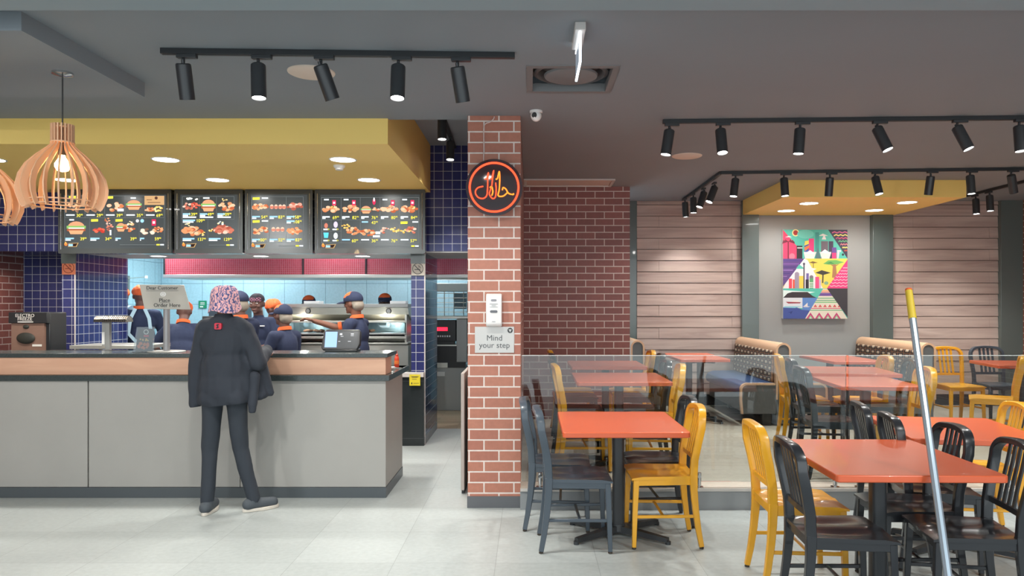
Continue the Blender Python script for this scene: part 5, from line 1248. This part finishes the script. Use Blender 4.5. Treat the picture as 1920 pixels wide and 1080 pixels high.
def person(label, loc, rotz, h=1.70, lean=0, headyaw=0, headpitch=0, la=None, ra=None, skin=None, shirt=None, collar=True,
           hat='cap', hairnet=False, legs=None, face=False, group=None, apron=False, tr=1.0, wide=1.0, sleeve=.75):
    skin = skin or m_skin; shirt = m_navy if shirt is None else shirt
    t = thing('person', label, 'person', loc, rotz, group)
    s = h/1.70
    HP_ = Vector((0, 0, .92))
    def U(p):
        v = Vector(p)-HP_; q = Matrix.Rotation(-lean, 4, 'X') @ v; return (q+HP_)*s
    RU = Matrix.Rotation(-lean, 4, 'X')
    hc = Vector((0, .01, 1.58))
    neck = Vector((0, -.01, 1.46))
    RH = Matrix.Rotation(headyaw, 4, 'Z') @ Matrix.Rotation(-headpitch, 4, 'X')
    hcl = neck+(RH @ (hc-neck))
    def Hd(p): return U(hcl+(RH @ Vector(p)))       # p in head coordinates
    RHm = RU @ RH
    def er(r): return tuple(x*s for x in r)
    B = Blob()
    B.ell(Hd((0, 0, .012)), er((.076, .094, .098)), RHm); B.ell(Hd((0, .018, -.05)), er((.058, .066, .066)), RHm)      # skull, jaw
    B.ell(Hd((0, .075, -.092)), er((.022, .018, .018)), RHm)                                                            # chin
    B.ell(Hd((0, .098, -.018)), er((.015, .019, .022)), RHm); B.ell(Hd((0, .090, .002)), er((.008, .012, .03)), RHm)    # nose
    for sx in (-1, 1):
        B.ell(Hd((sx*.014, .092, -.024)), er((.010, .011, .010)), RHm)
        B.ell(Hd((sx*.079, -.006, -.01)), er((.010, .022, .032)), RHm)                                                  # ears
        B.ell(Hd((sx*.030, .082, .027)), er((.024, .012, .008)), RHm)                                                   # brow ridge
        B.ell(Hd((sx*.042, .062, -.025)), er((.022, .022, .022)), RHm)                                                  # cheeks
    B.ell(Hd((0, .083, -.058)), er((.027, .013, .007)), RHm); B.ell(Hd((0, .081, -.069)), er((.023, .014, .008)), RHm)  # lips
    B.cap(U((0, -.02, 1.36)), Hd((0, -.02, -.06)), .057*s, .052*s)
    B.ell(U((0, 0, 1.26)), er((.155*wide, .10, .16)), RU); B.ell(U((0, 0, 1.08)), er((.135*wide, .09, .15)), RU); B.ell(U((0, 0, .94)), er((.155*wide, .10, .12)), RU)
    B.cap(U((-.15, -.01, 1.365)), U((.15, -.01, 1.365)), .050*s, .050*s)
    la = la or ((-.235, .0, 1.10), (-.24, .08, .86)); ra = ra or ((.235, .0, 1.10), (.24, .08, .86))
    arms = []
    for sx, (el, wr) in ((-1, la), (1, ra)):
        sh = U((sx*.17, -.01, 1.355)); el = Vector(el)*s; wr = Vector(wr)*s
        B.cap(sh, el, .046*s, .038*s); B.cap(el, wr, .038*s, .027*s)
        f = (wr-el).normalized(); sd = Vector((-sx, 0, .35)) if abs(f.x) < .75 else Vector((0, .3, 1))
        hand(B, wr, f, sd, (0, 0, 1), s, .45); arms.append((sh, el, wr))
    legs = legs or [((-.095, .01, .5), (-.10, -.03, .085), 0), ((.095, .01, .5), (.10, -.03, .085), 0)]
    for sx, (kn, an, fd) in zip((-1, 1), legs):
        kn = Vector(kn)*s; an = Vector(an)*s; hpj = Vector((sx*.085, 0, .90))*s
        B.cap(hpj, kn, .078*s, .052*s); B.cap(kn, an, .050*s, .034*s)
        fv = Vector((math.sin(fd), math.cos(fd), 0)); B.cap(an-Vector((0, 0, .04)), an+fv*.12-Vector((0, 0, .045)), .03, .03)
    B.build('body', skin, t, .0085 if not face else .0065, 2)
    # trousers
    Tq = Blob(); Tq.ell((0, 0, .95*s), er((.172*wide, .118, .13)))
    for sx, (kn, an, fd) in zip((-1, 1), legs):
        kn = Vector(kn)*s; an = Vector(an)*s; hpj = Vector((sx*.085, 0, .90))*s
        Tq.cap(hpj, kn, .092*s*tr, .068*s*tr); Tq.cap(kn, an, .066*s*tr, .056*s*tr)
    Tq.build('trousers', m_jean, t, .012, 3, .006)
    for sx, (kn, an, fd) in zip((-1, 1), legs):
        an = Vector(an)*s; fv = Vector((math.sin(fd), math.cos(fd), 0)); base = Vector((an.x, an.y, 0))
        S_ = Blob(); S_.cap(base-fv*.035+Vector((0, 0, .052)), base+fv*.145+Vector((0, 0, .045)), .045, .038); S_.cap(an+Vector((0, 0, .0)), base+Vector((0, 0, .06)), .048, .045)
        sh_ = S_.build('shoe', mat('shoe_grey', (70, 76, 82), .7), t, .009, 2, cut=[((0, 0, .018), (0, 0, -1))])
        so = MB(); n = 24
        ang = math.atan2(fv.y, fv.x); pl = []
        for i in range(n):
            a = 2*PI*i/n; x = .135*math.cos(a)+.055; w = (.048 if math.cos(a) > -.2 else .040)*math.sin(a)
            pl.append((base.x+x*math.cos(ang)-w*math.sin(ang), base.y+x*math.sin(ang)+w*math.cos(ang)))
        so.prism(pl, 'xy', 0, .024, mat('sole_white', (206, 198, 186), .6)); q = so.build('sole', sh_, bevel=.004)
    # shirt
    if shirt:
        S_ = Blob(); w = wide
        S_.ell(U((0, 0, 1.26)), er((.178*w, .122, .17)), RU); S_.ell(U((0, .0, 1.09)), er((.168*w, .118, .17)), RU); S_.ell(U((0, 0, .95)), er((.180*w, .125, .15)), RU)
        S_.cap(U((-.155*w, -.01, 1.355)), U((.155*w, -.01, 1.355)), .066*s, .066*s); S_.cap(U((0, -.02, 1.37)), U((0, -.015, 1.415)), .075*s, .062*s)
        for (sh, el, wr) in arms:
            e2 = sh+(el-sh)*sleeve; S_.cap(sh, e2, .063*s, .056*s)
        S_.build('shirt', shirt, t, .0105, 3, .008)
        if collar:
            C_ = MB(); ring = []
            for i in range(28):
                a = 2*PI*i/28
                ring.append(U((.070*math.cos(a), -.015+.066*math.sin(a), 1.435-.03*max(0, math.sin(a)))))
            pr = [(-.012*s, -.022*s), (.012*s, -.016*s), (.005*s, .020*s), (-.004*s, .020*s)]
            C_.sweep(ring, pr, m_orng_c, closed=True); C_.build('collar', t)
            for (sh, el, wr) in arms:
                e2 = sh+(el-sh)*sleeve; d = (el-sh).normalized()
                C_ = MB(); C_.cyl(e2-d*.012+d*.03, e2+d*.055, .060*s, .055*s, m_orng_c, 20); C_.build('sleeve_band', t)
    if apron:
        A_ = MB()
        A_.sweep([U((-.05, -.09, 1.42)), U((-.10, -.135, 1.30)), U((-.12, -.14, 1.12)), U((-.02, -.145, 1.0))], [(-.02, -.004), (.02, -.004), (.02, .004), (-.02, .004)], m_apron, up=(0, 1, 0))
        A_.sweep([U((.05, -.09, 1.42)), U((.10, -.135, 1.30)), U((.12, -.14, 1.12)), U((.02, -.145, 1.0))], [(-.02, -.004), (.02, -.004), (.02, .004), (-.02, .004)], m_apron, up=(0, 1, 0))
        A_.build('apron_strap', t)
        A_ = Blob(); A_.cap(U((-.09, .0, 1.415)), U((.09, .0, 1.415)), .05*s, .05*s); A_.build('apron_neck', m_apron, t, .01, 2, .006)
    # headwear
    def dome(zc, rx, ry, rz, cutz, m, name, fold=0, mats=None, cf=None, off=(0, 0, 0)):
        Q = Blob(); Q.ell(Hd((off[0], off[1], zc)), er((rx, ry, rz)), RHm)
        no = -(RHm.to_3x3() @ Vector((0, 0, 1)))
        inv = (RHm.to_3x3()).inverted()
        o0 = Hd((0, 0, 0))
        return Q.build(name, m, t, .0075, 2, fold, 22, cut=[(Hd((0, 0, cutz)), no)], mats=mats, colorfn=(lambda c: cf(inv @ (Vector(c)-o0)/s)) if cf else None)
    if hat == 'cap':
        hd = dome(.038, .094, .110, .088, .020, m_navy, 'cap', .0015, [m_navy, m_orng_c], lambda c: 1 if (c.y > -.005 and c.z > .062 and abs(c.x) < .078) else 0)
        V = MB(); top = []; bot = []; n = 14
        vs = []
        for k, (r0, dz) in enumerate(((.0, 0), (.5, -.006), (1, -.018))):
            for i in range(n+1):
                a = PI*(i/n)
                x = .080*math.cos(a); y0 = .055+.045*math.sin(a); y1 = .075+.125*math.sin(a)
                y = y0+(y1-y0)*r0; vs.append(Hd((x*(1-.04*r0), y, .030+dz-.012*(abs(math.cos(a))**2))))
        m_ = n+1; fs = [(k*m_+i, k*m_+i+1, (k+1)*m_+i+1, (k+1)*m_+i) for k in range(2) for i in range(n)]
        V.add(vs, fs, m_navy); o = V.build('cap_brim', t); so = o.modifiers.new('s', 'SOLIDIFY'); so.thickness = .005
    elif hat == 'beret':
        dome(.045, .095, .108, .090, .012, m_orng_c, 'head_cover', .008)
    elif hat == 'scarf':
        dome(.035, .086, .101, .084, .030, mat('scarf_dark', (46, 44, 54), .8), 'head_scarf', .004, [mat('scarf_dark', (46, 44, 54), .8), mat('scarf_pink', (150, 96, 118), .8)], lambda c: 1 if (c.y > .05 and c.z < .075 and (int((c.x+1)*70) + int((c.z+1)*70)) % 2) else 0)
    elif hat == 'bucket':
        pass
    else:
        dome(.022, .083, .100, .092, .0, m_hair, 'hair', .002)
    if hairnet:
        Q = Blob(); Q.ell(Hd((0, -.050, -.028)), er((.078, .062, .066)), RHm); Q.ell(Hd((0, -.02, .0)), er((.082, .085, .055)), RHm)
        Q.build('hairnet', m_hairnet, t, .0085, 2, .004, 30, cut=[(Hd((0, 0.03, 0)), (RHm.to_3x3() @ Vector((0, 1, -.35))).normalized())])
    if face:
        for sx in (-1, 1):
            E_ = MB(); E_.ell((0, 0, 0), (.0125*s, .008*s, .0075*s), m_white, 14, 8); o = E_.build('eye', t); o.matrix_local = Matrix.Translation(Hd((sx*.030, .0835, .010))) @ RHm
            P_ = MB(); P_.ell((0, 0, 0), (.0052*s, .004*s, .0058*s), m_hair, 12, 8); q = P_.build('pupil', o); q.location = (0, .0058*s, 0)
            W_ = MB(); W_.box(-.018*s, .018*s, -.003, .003, -.0025, .0025, m_hair); w_ = W_.build('eyebrow', t, bevel=.001); w_.matrix_local = Matrix.Translation(Hd((sx*.031, .0925, .031))) @ RHm
        L_ = MB(); L_.ell((0, 0, 0), (.024*s, .006*s, .0075*s), mat('lips', (120, 72, 66), .5), 14, 8); o = L_.build('lips', t); o.matrix_local = Matrix.Translation(Hd((0, .0945, -.063))) @ RHm
    return t, U, Hd, RHm, s

# --- customer at the counter, seen from behind
def customer():
    t, U, Hd, RHm, s = person('customer in a black jacket and floral bucket hat standing at the counter, seen from behind', (-2.232, 5.46, 0), 0, 1.66, lean=D(2), headyaw=D(4), headpitch=D(-8),
        la=((-.205, .02, 1.12), (-.20, .08, .95)), ra=((.26, .02, 1.12), (.22, .27, 1.165)), skin=m_skin2, shirt=False, collar=False, hat='hair', tr=.88,
        legs=[((-.115, .02, .48), (-.12, -.02, .085), D(-4)), ((.10, .05, .48), (.195, .06, .085), D(52))])
    m = m_cust
    J = Blob()
    J.cap((-.125, -.01, 1.365), (.125, -.01, 1.365), .068, .068); J.cap((0, -.01, 1.38), (0, .0, 1.43), .080, .066)
    J.ell((0, 0, 1.24), (.175, .125, .18)); J.ell((0, 0, 1.06), (.178, .13, .2)); J.ell((0.0, 0, .92), (.185, .135, .22))
    J.cap((-.12, 0, 1.1), (-.135, .0, .84), .065, .065); J.cap((.12, 0, 1.1), (.14, .0, .84), .065, .065); J.cap((-.08, -.03, .85), (.1, -.03, .85), .09, .09)
    J.cap((-.145, 0, 1.345), (-.205, .01, 1.08), .066, .056); J.cap((-.205, .01, 1.08), (-.222, .03, .80), .056, .046)
    J.cap((.145, 0, 1.345), (.235, .02, 1.10), .068, .062); J.cap((.235, .02, 1.10), (.225, .22, 1.17), .058, .050)
    J.cap((.18, .04, 1.28), (.235, .09, .95), .050, .040); J.cap((.23, .08, 1.12), (.295, .12, .87), .036, .030); J.cap((.18, .05, 1.02), (.25, .09, .86), .042, .038); J.cap((.14, .03, .98), (.22, .06, .85), .05, .045)
    J.build('jacket', m, t, .0095, 3, .013, 10, cut=[((0, 0, .795), (.10, 0, -1)), ((0, 0, 1.455), (0, 0, 1))])
    K = Blob(); K.cap((.225, .0, 1.0), (.215, -.02, .80), .04, .034); K.cap((.215, -.02, .80), (.213, -.02, .75), .030, .028); K.build('loose_sleeve', m, t, .01, 3, .006, 9, cut=[((0, 0, .735), (0, 0, -1))])
    b = MB(); b.prism(rbox2d(.050, .046, .010, 4, -.005, 1.368), 'xz', -.104, -.080, m_redem); b.prism([(-.020, 1.353), (-.004, 1.353), (.004, 1.362), (-.004, 1.370), (.006, 1.382), (-.010, 1.384), (-.016, 1.374), (-.008, 1.366)], 'xz', -.106, -.09, m); b.build('red_emblem', t, smooth=0)
    # bucket hat
    mh = bpy.data.materials.new('floral_fabric'); mh.use_nodes = True; nt = mh.node_tree; bs = nt.nodes['Principled BSDF']; bs.inputs['Roughness'].default_value = .85
    tc = nt.nodes.new('ShaderNodeTexCoord'); w = nt.nodes.new('ShaderNodeTexWave'); w.inputs['Scale'].default_value = 14; w.inputs['Distortion'].default_value = 12; w.inputs['Detail'].default_value = 2; w.inputs['Detail Scale'].default_value = 2.2
    nt.links.new(tc.outputs['Object'], w.inputs[0]); r = nt.nodes.new('ShaderNodeValToRGB')
    r.color_ramp.elements[0].color = rgb((84, 84, 128)); r.color_ramp.elements[0].position = .15; r.color_ramp.elements[1].color = rgb((232, 176, 176)); r.color_ramp.elements[1].position = .75
    for p, c in ((.38, (130, 132, 176)), (.55, (206, 160, 172))): e = r.color_ramp.elements.new(p); e.color = rgb(c)
    nt.links.new(w.outputs['Fac'], r.inputs[0]); nt.links.new(r.outputs[0], bs.inputs[0])
    b = MB(); prof = [(0, .108), (.04, .106), (.070, .097), (.088, .078), (.097, .045), (.100, .010), (.103, -.018), (.115, -.076), (.113, -.079), (.094, -.01), (.090, .03)]
    b.lathe(prof, m=mh, n=48); o = b.build('bucket_hat', t); 
    for v in o.data.vertices: a = math.atan2(v.co.y, v.co.x); f = max(0, -v.co.z+.01)/.08; v.co.z += .010*f*math.sin(3*a+1)+.004*math.sin(5*a); v.co.x *= 1+.03*f*math.sin(2*a)
    o.matrix_local = Matrix.Translation(Hd((0, -.012, .012))) @ RHm
    # shoe laces hint: pale heel tab
customer()

GS = 'kitchen workers in navy and orange'
def wpos(px, Y): return ((px-993)*Y/F, Y, 0)
def facing(deg): return D(deg)   # 0 looks away (+y), 180 looks at the viewer, 90 looks left (-x)
person('worker at the far left with orange head cover, half hidden by the blue tiled column', wpos(237, 10.2), facing(165), 1.76, lean=D(6), hat='beret', apron=True, group=GS)
person('worker with orange head cover and pale blue apron strap, left of the order sign', wpos(263, 9.38), facing(25), 1.76, lean=D(4), headyaw=D(12), headpitch=D(-8), hat='beret', apron=True, group=GS,
       la=((-.25, .05, 1.10), (-.18, .30, 1.04)), ra=((.25, .08, 1.10), (.15, .32, 1.04)))
person('worker in orange head cover bending forward behind the order sign pole', wpos(338, 8.3), facing(15), 1.61, lean=D(24), headpitch=D(-10), hat='beret', group=GS, wide=1.05,
       la=((-.34, .28, 1.12), (-.30, .48, 1.02)), ra=((.26, .34, 1.08), (.18, .50, 1.0)))
person('worker in navy cap with pale hairnet just right of the floral hat, seen from behind', wpos(453, 7.45), facing(62), 1.66, lean=D(4), headpitch=D(-6), hat='cap', hairnet=True, group=GS,
       la=((-.22, .10, 1.10), (-.14, .32, 1.10)), ra=((.22, .10, 1.10), (.14, .32, 1.10)))
t, U, Hd, RHm, s = person('woman in navy uniform and patterned head scarf facing the viewer, hands on the till counter', wpos(487, 8.4), facing(178), 1.66, lean=D(6), hat='scarf', face=True, group=GS, collar=False,
       la=((-.26, .12, 1.13), (-.20, .36, 1.10)), ra=((.25, .14, 1.13), (.12, .38, 1.10)))
b = MB(); b.prism(disc_pts(.02, 1.20, .045, 24, .04), 'xz', .150, .165, mat('badge_blue', (46, 86, 150), .4)); b.box(-.0, .04, .164, .168, 1.21, 1.225, m_white); b.box(-.115, -.05, .148, .162, 1.285, 1.295, m_white); b.build('chest_badge', t)
person('worker in orange head cover bending down between the woman and the capped worker', wpos(493, 9.0), facing(-95), 1.60, lean=D(16), headpitch=D(-25), hat='beret', group=GS,
       la=((-.22, .28, 1.14), (-.16, .42, 1.0)), ra=((.24, .30, 1.12), (.16, .44, 1.0)))
person('short worker in navy cap and pale hairnet left of the till display, seen from behind', wpos(541, 7.3), facing(66), 1.53, lean=D(8), wide=.85, headyaw=D(-6), headpitch=D(-12), hat='cap', hairnet=True, group=GS,
       la=((-.24, .12, 1.10), (-.20, .32, 1.06)), ra=((.24, .12, 1.10), (.20, .32, 1.06)))
person('worker hidden behind the warming station, only the navy and orange cap top showing', wpos(580, 10.35), facing(180), 1.655, headpitch=D(4), hat='cap', group=GS)
person('worker with navy cap and orange collar reaching left towards the warming station', wpos(672, 7.75), facing(78), 1.66, lean=D(4), headyaw=D(-6), hat='cap', hairnet=True, skin=m_skin2, group=GS,
       la=((-.20, .08, 1.10), (-.14, .28, 1.02)), ra=((.05, .27, 1.315), (-.02, .50, 1.385)))
person('worker peering over the right end of the warming station, face half hidden', wpos(722, 10.3), facing(180), 1.68, hat='cap', face=True, group=GS)
